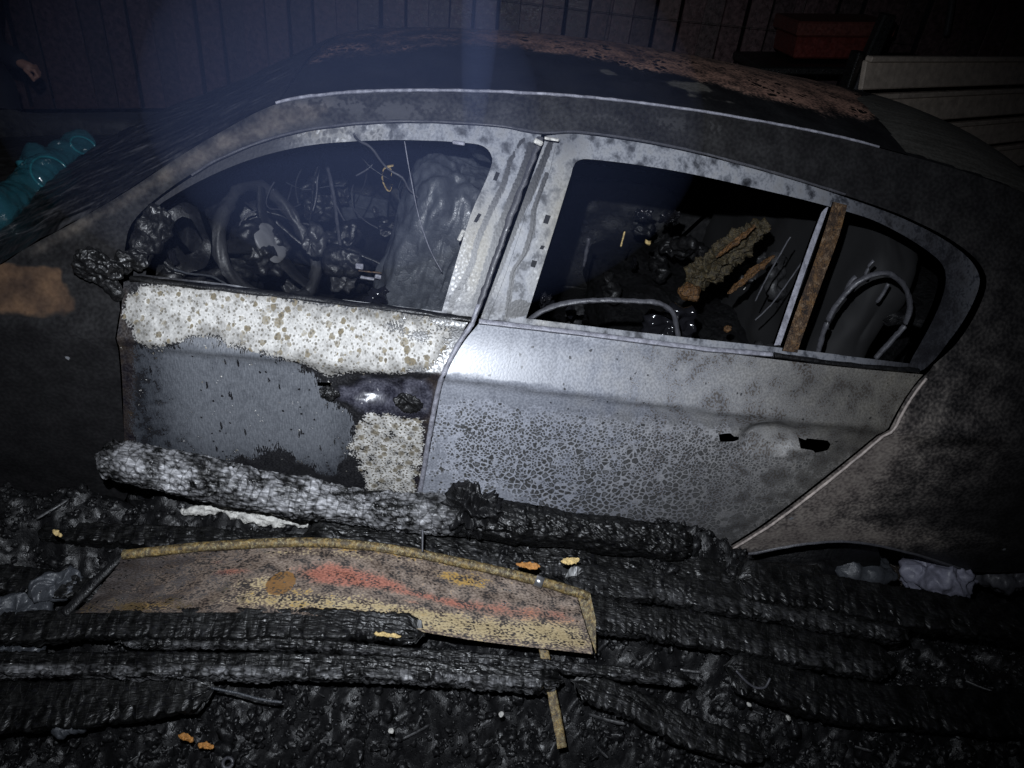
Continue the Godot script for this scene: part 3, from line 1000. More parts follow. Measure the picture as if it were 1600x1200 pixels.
# scorched sheet metal: mauve grey scale, salmon band, ochre along both edges
func paint_sheet(rect: Rect2) -> Array:
	var w := 1600
	var h := 448
	var red := mask(Rect2(0, 0, 1, 1), w, h, [], [[0.24, 0.60, 0.045, 0.06, 0.8], [0.20, 0.75, 0.02, 0.05, 0.5], [0.45, 0.58, 0.07, 0.14, 1.3], [0.54, 0.54, 0.07, 0.09, 1.0], [0.64, 0.47, 0.06, 0.05, 0.7], [0.72, 0.44, 0.05, 0.07, 0.7], [0.82, 0.48, 0.08, 0.13, 0.65], [0.93, 0.55, 0.05, 0.15, 0.55], [0.63, 0.36, 0.03, 0.03, 0.5]], 4)
	var ochre := mask(Rect2(0, 0, 1, 1), w, h, [], [[0.1, 0.10, 0.12, 0.13, 0.7], [0.42, 0.2, 0.10, 0.15, 0.35], [0.5, 0.95, 0.35, 0.05, 0.5], [0.72, 0.78, 0.07, 0.10, 0.75], [0.6, 0.1, 0.08, 0.1, 0.2], [0.34, 0.30, 0.07, 0.10, 0.3]], 4)
	var pale := mask(Rect2(0, 0, 1, 1), w, h, [], [[0.38, 0.18, 0.18, 0.16, 0.6], [0.30, 0.42, 0.06, 0.12, 0.5], [0.62, 0.14, 0.14, 0.14, 0.5], [0.8, 0.18, 0.2, 0.20, 0.6], [0.93, 0.3, 0.08, 0.25, 0.6], [0.4, 0.86, 0.2, 0.05, 0.4]], 4)
	var round_spot := mask(Rect2(0, 0, 1, 1), w, h, [], [[0.353, 0.42, 0.024, 0.14, 1.6]], 2)
	var b1 := bytes_of(noise(FastNoiseLite.TYPE_SIMPLEX_SMOOTH, 1.0 / 75, 53, 5), w, h)
	var b2 := bytes_of(noise(FastNoiseLite.TYPE_SIMPLEX, 1.0 / 15, 54, 4), w, h)
	var e2 := bytes_of(cells(1.0 / 12, 56, FastNoiseLite.RETURN_CELL_VALUE, 5.0), w, h)
	var e1 := bytes_of(cells(1.0 / 12, 56, FastNoiseLite.RETURN_DISTANCE, 5.0), w, h)
	var work := func(a: PackedByteArray, b: PackedByteArray, from: int, to: int) -> Array:
		for i in range(from, to):
			var n1 := (b1[i] - 128) / 128.0
			var n2 := (b2[i] - 128) / 128.0
			var x := float(i % w) / w
			var y := 1.0 - float(i / w) / h
			var k := 80.0 + 34.0 * n1 + 34.0 * n2 + 14.0 * x
			var r := k + 16.0
			var g := k + 2.0
			var bl := k - 9.0
			var hh := 0.5 + 0.14 * n2 + 0.06 * n1
			var rough := 0.7
			var pa := clampf(pale[i] / 255.0 + 0.35 * n1 + 0.45 * n2, 0.0, 1.0)
			var t := smoothstep(0.4, 0.7, pa)
			r = lerpf(r, 160.0 + 24.0 * n2, t)
			g = lerpf(g, 143.0 + 24.0 * n2, t)
			bl = lerpf(bl, 108.0 + 22.0 * n2, t)
			var oc := ochre[i] / 255.0 + 0.4 * n1 + 0.35 * n2
			t = smoothstep(0.36, 0.8, oc) * 0.85
			r = lerpf(r, 158.0 + 22.0 * n2, t)
			g = lerpf(g, 122.0 + 20.0 * n2, t)
			bl = lerpf(bl, 50.0 + 14.0 * n2, t)
			var re := red[i] / 255.0 * 1.2 + 0.35 * n1 + 0.35 * n2
			t = smoothstep(0.3, 1.25, re) * 0.8
			r = lerpf(r, 150.0 + 34.0 * n2, t)
			g = lerpf(g, 84.0 + 26.0 * n2, t)
			bl = lerpf(bl, 66.0 + 22.0 * n2, t)
			if round_spot[i] > 90:
				t = smoothstep(90.0, 110.0, round_spot[i] + 20.0 * n2)
				r = lerpf(r, 112.0 + 12.0 * n2, t)
				g = lerpf(g, 76.0 + 8.0 * n2, t)
				bl = lerpf(bl, 24.0, t)
				hh = 0.55
			var dirt := smoothstep(0.15, 0.6, -n1 * 0.7 - n2 * 0.6) * 0.55
			r *= 1.0 - dirt
			g *= 1.0 - dirt
			bl *= 1.0 - dirt * 0.9
			if e2[i] > 228 and e1[i] < 36 + 50 * n1:
				r *= 0.3
				g *= 0.28
				bl *= 0.28
				hh += 0.2
				rough = 0.4
			if x < 0.3 and n1 * 0.8 + 0.5 * n2 > x * 2.6 - 0.35:
				r *= 0.5
				g *= 0.5
				bl *= 0.54
			var o := (i - from) * 3
			a[o] = clampi(int(r), 8, 235)
			a[o + 1] = clampi(int(g), 8, 235)
			a[o + 2] = clampi(int(bl), 8, 235)
			b[o] = clampi(int(hh * 255.0), 0, 255)
			b[o + 1] = clampi(int(rough * 255.0), 20, 255)
		return [a, b]
	return rows_to(w, h, work)

# char and soot: repeats seamlessly
func paint_char(seamless_size: int, sd: int, tone: float, spread: float) -> Array:
	var w := seamless_size
	var h := w
	var b1 := noise(FastNoiseLite.TYPE_SIMPLEX_SMOOTH, 1.0 / 60, sd, 4).get_seamless_image(w, h, false, false, 0.12, true).get_data()
	var b2 := noise(FastNoiseLite.TYPE_SIMPLEX, 1.0 / 7, sd + 1, 4).get_seamless_image(w, h, false, false, 0.12, true).get_data()
	var e1 := cells(1.0 / 17, sd + 2, FastNoiseLite.RETURN_DISTANCE2_SUB, 8.0).get_seamless_image(w, h, false, false, 0.12, false).get_data()
	var e2 := cells(1.0 / 17, sd + 2, FastNoiseLite.RETURN_CELL_VALUE, 8.0).get_seamless_image(w, h, false, false, 0.12, false).get_data()
	var work := func(a: PackedByteArray, b: PackedByteArray, from: int, to: int) -> Array:
		for i in range(from, to):
			var n1 := (b1[i] - 128) / 128.0
			var n2 := (b2[i] - 128) / 128.0
			var d := e1[i] / 127.0
			var v := e2[i] / 255.0
			var k := tone + spread * (0.5 * n1 + 0.35 * n2 + 0.4 * (v - 0.5))
			var o := (i - from) * 3
			a[o] = clampi(int(k), 8, 235)
			a[o + 1] = a[o]
			a[o + 2] = clampi(int(k + 1.5), 8, 235)
			var hh := 0.45 + 0.10 * n2 + 0.2 * v - 0.2 * (1.0 - smoothstep(0.0, 0.22, d)) + 0.2 * n1
			b[o] = clampi(int(hh * 255.0), 0, 255)
			b[o + 1] = clampi(int((0.47 + 0.28 * (v - 0.5) + 0.2 * n2) * 255.0), 40, 255)
		return [a, b]
	return rows_to(w, h, work)

# burnt wood grain: u runs with the grain, fine checks across it
func paint_grain(w: int, sd: int) -> Array:
	var h := w
	var im := noise(FastNoiseLite.TYPE_SIMPLEX, 1.0 / 5, sd, 4).get_seamless_image(w / 8, h, false, false, 0.12, true)
	im.resize(w, h, Image.INTERPOLATE_CUBIC)
	var lines := im.get_data()
	var b1 := noise(FastNoiseLite.TYPE_SIMPLEX_SMOOTH, 1.0 / 40, sd + 1, 4).get_seamless_image(w, h, false, false, 0.12, true).get_data()
	var b2 := noise(FastNoiseLite.TYPE_SIMPLEX, 1.0 / 5, sd + 2, 3).get_seamless_image(w, h, false, false, 0.12, true).get_data()
	var im2 := cells(1.0 / 22, sd + 3, FastNoiseLite.RETURN_DISTANCE2_SUB, 8.0).get_seamless_image(w, h / 2, false, false, 0.12, false)
	im2.resize(w, h, Image.INTERPOLATE_CUBIC)
	var e1 := im2.get_data()
	var work := func(a: PackedByteArray, b: PackedByteArray, from: int, to: int) -> Array:
		for i in range(from, to):
			var ln := (lines[i] - 128) / 128.0
			var n1 := (b1[i] - 128) / 128.0
			var n2 := (b2[i] - 128) / 128.0
			var d := e1[i] / 127.0
			var gap := 1.0 - smoothstep(0.0, 0.16, d)
			var k := 180.0 + 50.0 * ln + 40.0 * n1 + 14.0 * n2 - 70.0 * gap
			var o := (i - from) * 3
			a[o] = clampi(int(k), 20, 255)
			a[o + 1] = a[o]
			a[o + 2] = a[o]
			b[o] = clampi(int((0.5 + 0.30 * ln + 0.06 * n2 + 0.2 * n1 - 0.2 * gap) * 255.0), 0, 255)
			b[o + 1] = clampi(int((0.40 + 0.08 * n2 + 0.14 * n1 + 0.2 * gap) * 255.0), 40, 255)
		return [a, b]
	return rows_to(w, h, work)

# rusted thin steel: ochre, brown and pale scale in patches; repeats seamlessly
func paint_rust(w: int, sd: int) -> Array:
	var h := w
	var b1 := noise(FastNoiseLite.TYPE_SIMPLEX_SMOOTH, 1.0 / 60, sd, 4).get_seamless_image(w, h, false, false, 0.12, true).get_data()
	var b2 := noise(FastNoiseLite.TYPE_SIMPLEX, 1.0 / 6, sd + 1, 3).get_seamless_image(w, h, false, false, 0.12, true).get_data()
	var b3 := noise(FastNoiseLite.TYPE_SIMPLEX_SMOOTH, 1.0 / 24, sd + 2, 3).get_seamless_image(w, h, false, false, 0.12, true).get_data()
	var work := func(a: PackedByteArray, b: PackedByteArray, from: int, to: int) -> Array:
		for i in range(from, to):
			var n1 := (b1[i] - 128) / 128.0
			var n2 := (b2[i] - 128) / 128.0
			var n3 := (b3[i] - 128) / 128.0
			var t := smoothstep(-0.3, 0.4, n1 + 0.4 * n2)
			var r := lerpf(82.0, 142.0, t) + 26.0 * n2
			var g := lerpf(70.0, 116.0, t) + 24.0 * n2
			var bl := lerpf(52.0, 66.0, t) + 18.0 * n2
			var q := smoothstep(0.25, 0.55, n3 + 0.3 * n2)
			r = lerpf(r, 168.0 + 30.0 * n2, q)
			g = lerpf(g, 156.0 + 30.0 * n2, q)
			bl = lerpf(bl, 120.0 + 30.0 * n2, q)
			q = smoothstep(0.2, 0.5, -n3 - 0.4 * n2)
			r = lerpf(r, 40.0, q)
			g = lerpf(g, 34.0, q)
			bl = lerpf(bl, 28.0, q)
			var o := (i - from) * 3
			a[o] = clampi(int(r), 8, 235)
			a[o + 1] = clampi(int(g), 8, 235)
			a[o + 2] = clampi(int(bl), 8, 235)
			b[o] = clampi(int((0.5 + 0.25 * n2 + 0.2 * n3) * 255.0), 0, 255)
			b[o + 1] = clampi(int((0.62 + 0.15 * n2) * 255.0), 40, 255)
		return [a, b]
	return rows_to(w, h, work)

# standing figure: one skin meshed from tapered bones (surface nets)
func flesh(bones: Array, cell: float, blend: float) -> ArrayMesh:
	var lo := Vector3(1e9, 1e9, 1e9)
	var hi := -lo
	for b in bones:
		var r := maxf(b[2], b[3]) + blend + cell * 2
		lo = lo.min((b[0] as Vector3).min(b[1]) - Vector3.ONE * r)
		hi = hi.max((b[0] as Vector3).max(b[1]) + Vector3.ONE * r)
	var n := Vector3i(((hi - lo) / cell).ceil()) + Vector3i.ONE
	var field := PackedFloat32Array()
	field.resize(n.x * n.y * n.z)
	field.fill(1.0)
	for b in bones:
		var r := maxf(b[2], b[3]) + blend + cell * 2
		var p0 := Vector3i((((b[0] as Vector3).min(b[1]) - Vector3.ONE * r - lo) / cell).floor()).clamp(Vector3i.ZERO, n - Vector3i.ONE)
		var p1 := Vector3i((((b[0] as Vector3).max(b[1]) + Vector3.ONE * r - lo) / cell).ceil()).clamp(Vector3i.ZERO, n - Vector3i.ONE)
		var a: Vector3 = b[0]
		var d: Vector3 = b[1] - a
		var dd := maxf(d.length_squared(), 1e-8)
		for z in range(p0.z, p1.z + 1):
			for y in range(p0.y, p1.y + 1):
				for x in range(p0.x, p1.x + 1):
					var p := lo + Vector3(x, y, z) * cell
					var t := clampf((p - a).dot(d) / dd, 0.0, 1.0)
					var v := p.distance_to(a + d * t) - lerpf(b[2], b[3], t)
					var i := x + n.x * (y + n.y * z)
					var o := field[i]
					var k := maxf(blend - absf(o - v), 0.0) / blend
					field[i] = minf(o, v) - k * k * blend * 0.25
	var pos := PackedVector3Array()
	var idx := PackedInt32Array()
	var at := {}
	var corner := [0, 1, n.x, n.x + 1, n.x * n.y, n.x * n.y + 1, n.x * n.y + n.x, n.x * n.y + n.x + 1]
	for z in n.z - 1:
		for y in n.y - 1:
			for x in n.x - 1:
				var i := x + n.x * (y + n.y * z)
				var inside := 0
				for c in 8:
					if field[i + corner[c]] < 0:
						inside += 1
				if inside == 0 or inside == 8:
					continue
				var sum := Vector3.ZERO
				var count := 0
				for c in 8:
					for ax: int in [1, 2, 4]:
						if c & ax:
							continue
						var f0 := field[i + corner[c]]
						var f1 := field[i + corner[c | ax]]
						if (f0 < 0) != (f1 < 0):
							var t := f0 / (f0 - f1)
							var q := Vector3(c & 1, (c >> 1) & 1, (c >> 2) & 1)
							var e := Vector3(1 if ax == 1 else 0, 1 if ax == 2 else 0, 1 if ax == 4 else 0)
							sum += q + e * t
							count += 1
				at[i] = pos.size()
				pos.append(lo + (Vector3(x, y, z) + sum / count) * cell)
	for i: int in at:
		var x := i % n.x
		var y := (i / n.x) % n.y
		var z := i / (n.x * n.y)
		for ax in 3:
			var step: int = [1, n.x, n.x * n.y][ax]
			var u: int = [n.x, n.x * n.y, 1][ax]
			var w: int = [n.x * n.y, 1, n.x][ax]
			if [y == 0 or z == 0, z == 0 or x == 0, x == 0 or y == 0][ax]:
				continue
			var f0 := field[i]
			var f1 := field[i + step]
			if (f0 < 0) == (f1 < 0):
				continue
			if not (at.has(i - u) and at.has(i - w) and at.has(i - u - w)):
				continue
			var a: int = at[i]
			var b: int = at[i - u]
			var c: int = at[i - u - w]
			var d: int = at[i - w]
			if f0 < 0:
				idx.append_array([a, c, b, a, d, c])
			else:
				idx.append_array([a, b, c, a, c, d])
	return build(pos, normals_of(pos, idx), PackedVector2Array(), idx)

func mirrored(m: ArrayMesh) -> ArrayMesh:
	var a := m.surface_get_arrays(0)
	var p: PackedVector3Array = a[Mesh.ARRAY_VERTEX]
	var q: PackedVector3Array = a[Mesh.ARRAY_NORMAL]
	for i in p.size():
		p[i].z = -p[i].z
		q[i].z = -q[i].z
	var idx: PackedInt32Array = a[Mesh.ARRAY_INDEX]
	idx.reverse()
	return build(p, q, a[Mesh.ARRAY_TEX_UV], idx)

func turned(p: Vector3, deg: Vector3) -> Transform3D:
	return Transform3D(Basis.from_euler(deg * PI / 180.0), p)

func mound(x: float, z: float) -> float:
	var y := 0.215 - 0.75 * (z - 1.2)
	y = minf(y, 0.46 - 0.06 * maxf(0.0, x - 1.2))
	y = minf(y, lerpf(0.5, 0.13, smoothstep(1.95, 2.65, x)) + 0.25 * maxf(0.0, z - 1.0))
	y = maxf(y, -0.13)
	y -= 0.30 * smoothstep(0.94, 0.80, z)
	y *= 1.0 - 0.9 * smoothstep(3.0, 3.9, x)
	return y + 0.035 * nz.get_noise_2d(x * 5.0, z * 5.0) + 0.018 * nz.get_noise_2d(x * 17.0 + 50.0, z * 17.0) + 0.008 * nz.get_noise_2d(x * 55.0, z * 55.0 + 9.0)

func sheet_path(p: PackedVector3Array, n: int) -> PackedVector3Array:
	var c := curve3(p, 0.004)
	var total := 0.0
	for i in range(1, c.size()):
		total += c[i].distance_to(c[i - 1])
	var out := PackedVector3Array()
	var run := 0.0
	var k := 0
	out.append(c[0])
	for i in range(1, c.size()):
		run += c[i].distance_to(c[i - 1])
		while k + 1 < n and run >= total * (k + 1) / n:
			out.append(c[i])
			k += 1
	while out.size() <= n:
		out.append(c[c.size() - 1])
	return out

func _ready() -> void:
	# ------------------------------------------------------------ camera, sky, light
	var cam := Camera3D.new()
	cam.name = "camera"
	cam.position = Vector3(1.403, 1.810, 2.368)
	cam.rotation_degrees = Vector3(-33.26, -4.98, 6.67)
	cam.fov = 57.0
	cam.near = 0.05
	cam.far = 200.0
	add_child(cam)
	var we := WorldEnvironment.new()
	we.name = "night_air"
	var env := Environment.new()
	env.background_mode = Environment.BG_SKY
	var sky := Sky.new()
	var sm := ProceduralSkyMaterial.new()
	sm.sky_top_color = Color(0.020, 0.022, 0.032)
	sm.sky_horizon_color = Color(0.035, 0.034, 0.042)
	sm.ground_horizon_color = Color(0.02, 0.02, 0.024)
	sm.ground_bottom_color = Color(0.01, 0.01, 0.012)
	sm.sun_angle_max = 0.0
	sky.sky_material = sm
	env.sky = sky
	env.background_energy_multiplier = 1.0
	env.tonemap_mode = Environment.TONE_MAPPER_LINEAR
	env.tonemap_exposure = 1.0
	env.sdfgi_enabled = true
	env.ssao_enabled = true
	env.ssil_enabled = true
	env.volumetric_fog_enabled = true
	env.volumetric_fog_density = 0.0
	we.environment = env
	add_child(we)
	# the hand torch beside the lens, the only thing that lights the yard
	var cb := cam.transform.basis
	var torch_at := cam.position + cb * Vector3(-0.08, 0.22, 0.02)
	var torch := thing("hand_torch", "small black hand torch lighting the burnt car, held beside the viewer", "torch", torch_at)
	var lit := StandardMaterial3D.new()
	lit.albedo_color = Color(1, 1, 1)
	lit.emission_enabled = true
	lit.emission = Color(0.93, 0.96, 1.0)
	lit.emission_energy_multiplier = 3.0
	var body := tube(PackedVector3Array([Vector3(0, 0, 0.14), Vector3(0, 0, 0.03), Vector3(0, 0, 0.012)]), 0.014, 16)
	torch.basis = cb
	part("barrel", body, plain(0.02, 0.02, 0.02, 0.4), torch)
	part("lens", tube(PackedVector3Array([Vector3(0, 0, 0.011), Vector3(0, 0, 0.004)]), 0.012, 16), lit, torch)
	var lamp := SpotLight3D.new()
	lamp.name = "torch_light"
	lamp.position = Vector3(0, 0, -0.004)
	lamp.light_color = Color(0.94, 0.965, 1.0)
	lamp.light_energy = 5.4
	lamp.light_size = 0.012
	lamp.spot_range = 40.0
	lamp.spot_attenuation = 2.0
	lamp.spot_angle = 49.0
	lamp.spot_angle_attenuation = 1.0
	lamp.shadow_enabled = true
	torch.add_child(lamp)
	# aim a little below the middle of the view
	torch.basis = cb * Basis.from_euler(Vector3(deg_to_rad(-4.0), deg_to_rad(3.0), 0))

	# ------------------------------------------------------------ materials
	nz.noise_type = FastNoiseLite.TYPE_SIMPLEX_SMOOTH
	nz.frequency = 1.0
	nz.fractal_type = FastNoiseLite.FRACTAL_NONE
	nz.seed = 7
	var char_tex := paint_char(768, 61, 34.0, 22.0)
	var coal_tex := paint_char(768, 65, 19.0, 12.0)
	var soot_tex := paint_char(640, 71, 40.0, 16.0)
	var grain_tex := paint_grain(768, 81)
	var char_v := painted(grain_tex, 0.16, 0.42)
	char_v.texture_repeat = true
	char_v.uv1_scale = Vector3(1.25, 1.25, 1)
	char_v.vertex_color_use_as_albedo = true
	var char_m := tiled(coal_tex, 2.2, 0.22)
	char_m.metallic_specular = 0.42
	var soot := tiled(soot_tex, 1.6, 0.12)
	var soot_rough := tiled(coal_tex, 2.4, 0.2)
	var seat_m := tiled(soot_tex, 2.0, 0.25, Color(1.45, 1.5, 1.55))
	var cast := tiled(soot_tex, 2.5, 0.12, Color(1.55, 1.55, 1.6))
	var rust_tex := paint_rust(512, 91)
	var rust := tiled(rust_tex, 2.2, 0.1, Color(0.66, 0.59, 0.60))
	var rust2 := tiled(rust_tex, 4.0, 0.15, Color(0.95, 0.95, 0.92))
	var zinc := tiled(char_tex, 3.0, 0.15, Color(3.2, 3.2, 3.3))
	var bare := tiled(char_tex, 3.0, 0.1, Color(4.0, 3.75, 3.5))
	var white_ash := tiled(char_tex, 5.0, 0.3, Color(4.4, 4.35, 4.1))
	var soil := tiled(char_tex, 1.1, 1.5, Color(1.5, 1.35, 1.2))
	var wood := tiled(char_tex, 1.4, 0.2, Color(2.1, 1.7, 1.7))
	var foam_o := tiled(rust_tex, 9.0, 0.3, Color(0.72, 0.58, 0.42))
	var foam_y := tiled(rust_tex, 7.0, 0.4, Color(0.5, 0.5, 0.46))
	var chip := tiled(char_tex, 9.0, 0.3, Color(4.2, 3.0, 1.6))
	var pale_chip := tiled(char_tex, 9.0, 0.3, Color(5.0, 4.4, 3.0))

	var r_front := Rect2(0.48, 0.30, 0.98, 0.74)
	var r_rear := Rect2(1.28, 0.26, 1.36, 0.77)
	var r_frame := Rect2(0.5, 0.92, 2.3, 0.503)
	var r_body := Rect2(-0.8, 0.18, 4.5, 1.32)
	var r_roof := Rect2(0.1, -0.72, 3.3, 1.44)
	var m_front := painted(paint_front_door(r_front), 0.25, 0.8)
	var m_rear := painted(paint_rear_door(r_rear), 0.16, 0.9)
	var m_frame := painted(paint_frames(r_frame), 0.15, 0.55)
	var m_body := painted(paint_body(r_body), 0.05)
	var m_roof := painted(paint_roof(r_roof), 0.35)

	# ------------------------------------------------------------ ground
	var gs := PlaneMesh.new()
	gs.size = Vector2(160, 160)
	gs.subdivide_width = 40
	gs.subdivide_depth = 40
	var ground := structure("ground", gs, soil)
	ground.position = Vector3(0, -0.15, 0)

	# ------------------------------------------------------------ the car
	car = thing("burnt_car", "burnt-out saloon car with blistered grey doors and empty windows", "car")
	var rail := v2([0.1, 0.935, 0.2, 0.96, 0.316, 1.019, 0.361, 1.05, 0.486, 1.122, 0.6, 1.192, 0.698, 1.259, 0.787, 1.315, 0.924, 1.388, 1.056, 1.417, 1.235, 1.438, 1.479, 1.453, 1.668, 1.457, 1.862, 1.453, 2.061, 1.443, 2.317, 1.422, 2.475, 1.401, 2.656, 1.374, 2.842, 1.337, 3.0, 1.29, 3.3, 1.13, 3.45, 1.06, 3.95, 1.03])
	rail = curve2(rail, 0.02, false)
	# seam between door frames and body, from the mirror back over both doors
	var seam := v2([0.579, 1.033, 0.606, 1.122, 0.684, 1.196, 0.797, 1.267, 0.927, 1.321, 1.058, 1.355, 1.238, 1.377, 1.454, 1.385, 1.565, 1.377, 1.644, 1.385, 1.888, 1.371, 2.142, 1.337, 2.353, 1.299, 2.538, 1.258, 2.694, 1.202, 2.769, 1.143, 2.765, 1.08, 2.713, 0.984, 2.633, 0.904, 2.56, 0.784, 2.41, 0.559, 2.235, 0.271])
	var bodyline := PackedVector2Array()
	bodyline.append_array(v2([0.2, 0.90, 0.2, 0.955]))
	for p in rail:
		if p.x > 0.22 and p.x < 3.6:
			bodyline.append(p)
	bodyline.append_array(v2([3.7, 1.0, 3.75, 0.8, 3.72, 0.5, 3.6, 0.3, 3.2, 0.22]))
	bodyline.append_array(v2([3.023, 0.225, 2.815, 0.297, 2.609, 0.34, 2.458, 0.315, 2.318, 0.256, 2.257, 0.258]))
	var back := seam.duplicate()
	back.reverse()
	bodyline.append_array(back)
	bodyline.append_array(v2([0.5, 0.98]))
	bodyline = curve2(bodyline, 0.018)
	var side_mesh := panel(bodyline, [], 0.035, on_side(0.0), r_body, 0.022)
	part("body_side_panel", side_mesh, m_body, car)
	part("body_side_panel", mirrored(side_mesh), soot, car)
	# front wing
	var wing := v2([0.581, 0.96, 0.58, 0.921, 0.565, 0.754, 0.526, 0.503])
	wing.append_array(v2([0.47, 0.32, 0.3, 0.25, 0.1, 0.28, -0.05, 0.3, -0.75, 0.3, -0.78, 0.9]))
	wing.append_array(v2([0.311, 1.017, 0.448, 1.019, 0.529, 0.998]))
	var wing_mesh := panel(curve2(wing, 0.02), [], 0.04, on_side(0.0), r_body, 0.02)
	part("front_wing", wing_mesh, m_body, car)
	part("front_wing", mirrored(wing_mesh), soot, car)

	# front door skin with its handle hollow
	var hf := v2([1.197, 0.787, 1.275, 0.769, 1.066, 0.796])
	var front_skin := func(p: Vector2) -> Vector3:
		var z := side(p.x, p.y)
		var d := ((p - hf[0]) / Vector2(0.075, 0.042)).length_squared()
		z -= 0.022 * smoothstep(1.0, 0.2, d)
		d = ((p - hf[1]) / Vector2(0.05, 0.035)).length_squared()
		z += 0.012 * exp(-d)
		return Vector3(p.x, p.y, z)
	var fd := v2([0.592, 1.002, 0.609, 1.006, 0.824, 1, 1.05, 0.99, 1.236, 0.981, 1.412, 0.971, 1.385, 0.915, 1.351, 0.845, 1.33, 0.706, 1.312, 0.533, 1.296, 0.371])
	fd.append_array(v2([1.298, 0.345, 0.9, 0.33, 0.52, 0.345]))
	fd.append_array(v2([0.53, 0.503, 0.569, 0.754, 0.584, 0.921]))
	fd = curve2(fd, 0.012)
	var slot := curve2(v2([1.049, 0.802, 1.082, 0.803, 1.081, 0.792, 1.048, 0.791]), 0.02)
	var fmesh := panel(fd, [slot], 0.016, front_skin, r_front, 0.018)
	var front_door := part("front_door", fmesh, m_front, car)
	front_door.set_meta("label", "front door half covered in white blistered ash over bare dark steel")
	part("front_door", mirrored(panel(fd, [], 0.05, on_side(0.0), r_front, 0.018)), soot, car)
	# rear door skin with handle hollow and two slots
	var hr := v2([2.241, 0.717, 2.121, 0.714, 2.364, 0.708])
	var rear_skin := func(p: Vector2) -> Vector3:
		var z := side(p.x, p.y)
		var d := ((p - hr[0]) / Vector2(0.098, 0.056)).length_squared()
		z -= 0.024 * smoothstep(1.0, 0.25, d)
		d = ((p - hr[1]) / Vector2(0.05, 0.030)).length_squared()
		z += 0.006 * exp(-d * d)
		d = ((p - hr[2]) / Vector2(0.06, 0.034)).length_squared()
		z += 0.006 * exp(-d * d)
		# shallow dent in the middle of the skin
		z -= 0.004 * exp(-((p - Vector2(1.68, 0.66)) / Vector2(0.03, 0.03)).length_squared())
		return Vector3(p.x, p.y, z)
	var rd := v2([1.438, 0.968, 1.683, 0.955, 2.017, 0.936, 2.368, 0.915, 2.626, 0.905, 2.554, 0.786, 2.403, 0.563, 2.226, 0.274])
	rd.append_array(v2([2.15, 0.275, 1.8, 0.29, 1.312, 0.33]))
	rd.append_array(v2([1.311, 0.373, 1.326, 0.534, 1.345, 0.707, 1.365, 0.846, 1.399, 0.915]))
	rd = curve2(rd, 0.012)
	var slot_a := curve2(v2([2.092, 0.726, 2.122, 0.732, 2.135, 0.723, 2.149, 0.721, 2.152, 0.711, 2.137, 0.707, 2.101, 0.704]), 0.02)
	var slot_b := curve2(v2([2.318, 0.721, 2.334, 0.722, 2.336, 0.728, 2.395, 0.724, 2.407, 0.714, 2.405, 0.693, 2.372, 0.683, 2.365, 0.691, 2.328, 0.695]), 0.02)
	var rmesh := panel(rd, [slot_a, slot_b], 0.016, rear_skin, r_rear, 0.018)
	var rear_door := part("rear_door", rmesh, m_rear, car)
	rear_door.set_meta("label", "grey rear door covered in a net of dark paint blisters")
	part("rear_door", mirrored(panel(rd, [], 0.05, on_side(0.0), r_rear, 0.018)), soot, car)
	# window frames
	var ff := v2([0.609, 1.009, 0.608, 1.083, 0.63, 1.14, 0.688, 1.192, 0.8, 1.263, 0.93, 1.318, 1.059, 1.351, 1.239, 1.374, 1.454, 1.381, 1.559, 1.372, 1.502, 1.185, 1.428, 0.972, 1.236, 0.984, 1.05, 0.993, 0.823, 1.001])
	var fh := curve2(v2([0.637, 1.015, 0.656, 1.15, 0.687, 1.178, 0.784, 1.233, 0.885, 1.276, 1.002, 1.309, 1.121, 1.327, 1.241, 1.338, 1.395, 1.342, 1.43, 1.333, 1.443, 1.306, 1.399, 1.192, 1.345, 0.983, 1.142, 0.992, 0.974, 0.999, 0.823, 1.008]), 0.014)
	var frame_off := func(p: Vector2) -> Vector3: return Vector3(p.x, p.y, side(p.x, p.y) - 0.010)
	var ffm := panel(curve2(ff, 0.014), [fh], 0.02, frame_off, r_frame, 0.03)
	part("window_frame", ffm, m_frame, front_door)
	part("window_frame", mirrored(ffm), soot, car)
	var rf := v2([1.572, 1.371, 1.644, 1.381, 1.889, 1.367, 2.143, 1.333, 2.354, 1.293, 2.534, 1.252, 2.686, 1.196, 2.756, 1.14, 2.752, 1.083, 2.701, 0.991, 2.621, 0.909, 2.367, 0.918, 2.018, 0.938, 1.683, 0.958, 1.441, 0.971, 1.511, 1.186])
	var rh := curve2(v2([1.64, 1.295, 1.649, 1.321, 1.677, 1.33, 1.893, 1.321, 2.147, 1.293, 2.339, 1.266, 2.465, 1.24, 2.617, 1.179, 2.66, 1.138, 2.653, 1.064, 2.591, 0.924, 2.233, 0.945, 1.847, 0.963, 1.555, 0.979]), 0.014)
	var rfm := panel(curve2(rf, 0.014), [rh], 0.02, frame_off, r_frame, 0.03)
	part("window_frame", rfm, m_frame, rear_door)
	part("window_frame", mirrored(rfm), soot, car)
	# pressed strips with wavy edges on both door frames, either side of the centre gap
	var rib1 := v2([1.522, 1.363, 1.547, 1.358, 1.541, 1.321, 1.51, 1.239, 1.482, 1.143, 1.457, 1.059, 1.432, 0.98, 1.369, 0.981, 1.377, 1.012, 1.402, 1.055, 1.418, 1.098, 1.424, 1.139, 1.453, 1.209, 1.48, 1.264, 1.491, 1.318])
	part("pillar_pressing", panel(curve2(rib1, 0.012), [], 0.02, on_side(0.0), r_frame, 0.012), m_frame, front_door)
	var rib2 := v2([1.576, 1.357, 1.595, 1.354, 1.584, 1.298, 1.569, 1.257, 1.556, 1.215, 1.555, 1.175, 1.542, 1.126, 1.515, 1.083, 1.51, 1.034, 1.504, 0.977, 1.459, 0.975, 1.483, 1.039, 1.508, 1.117, 1.532, 1.2, 1.557, 1.282])
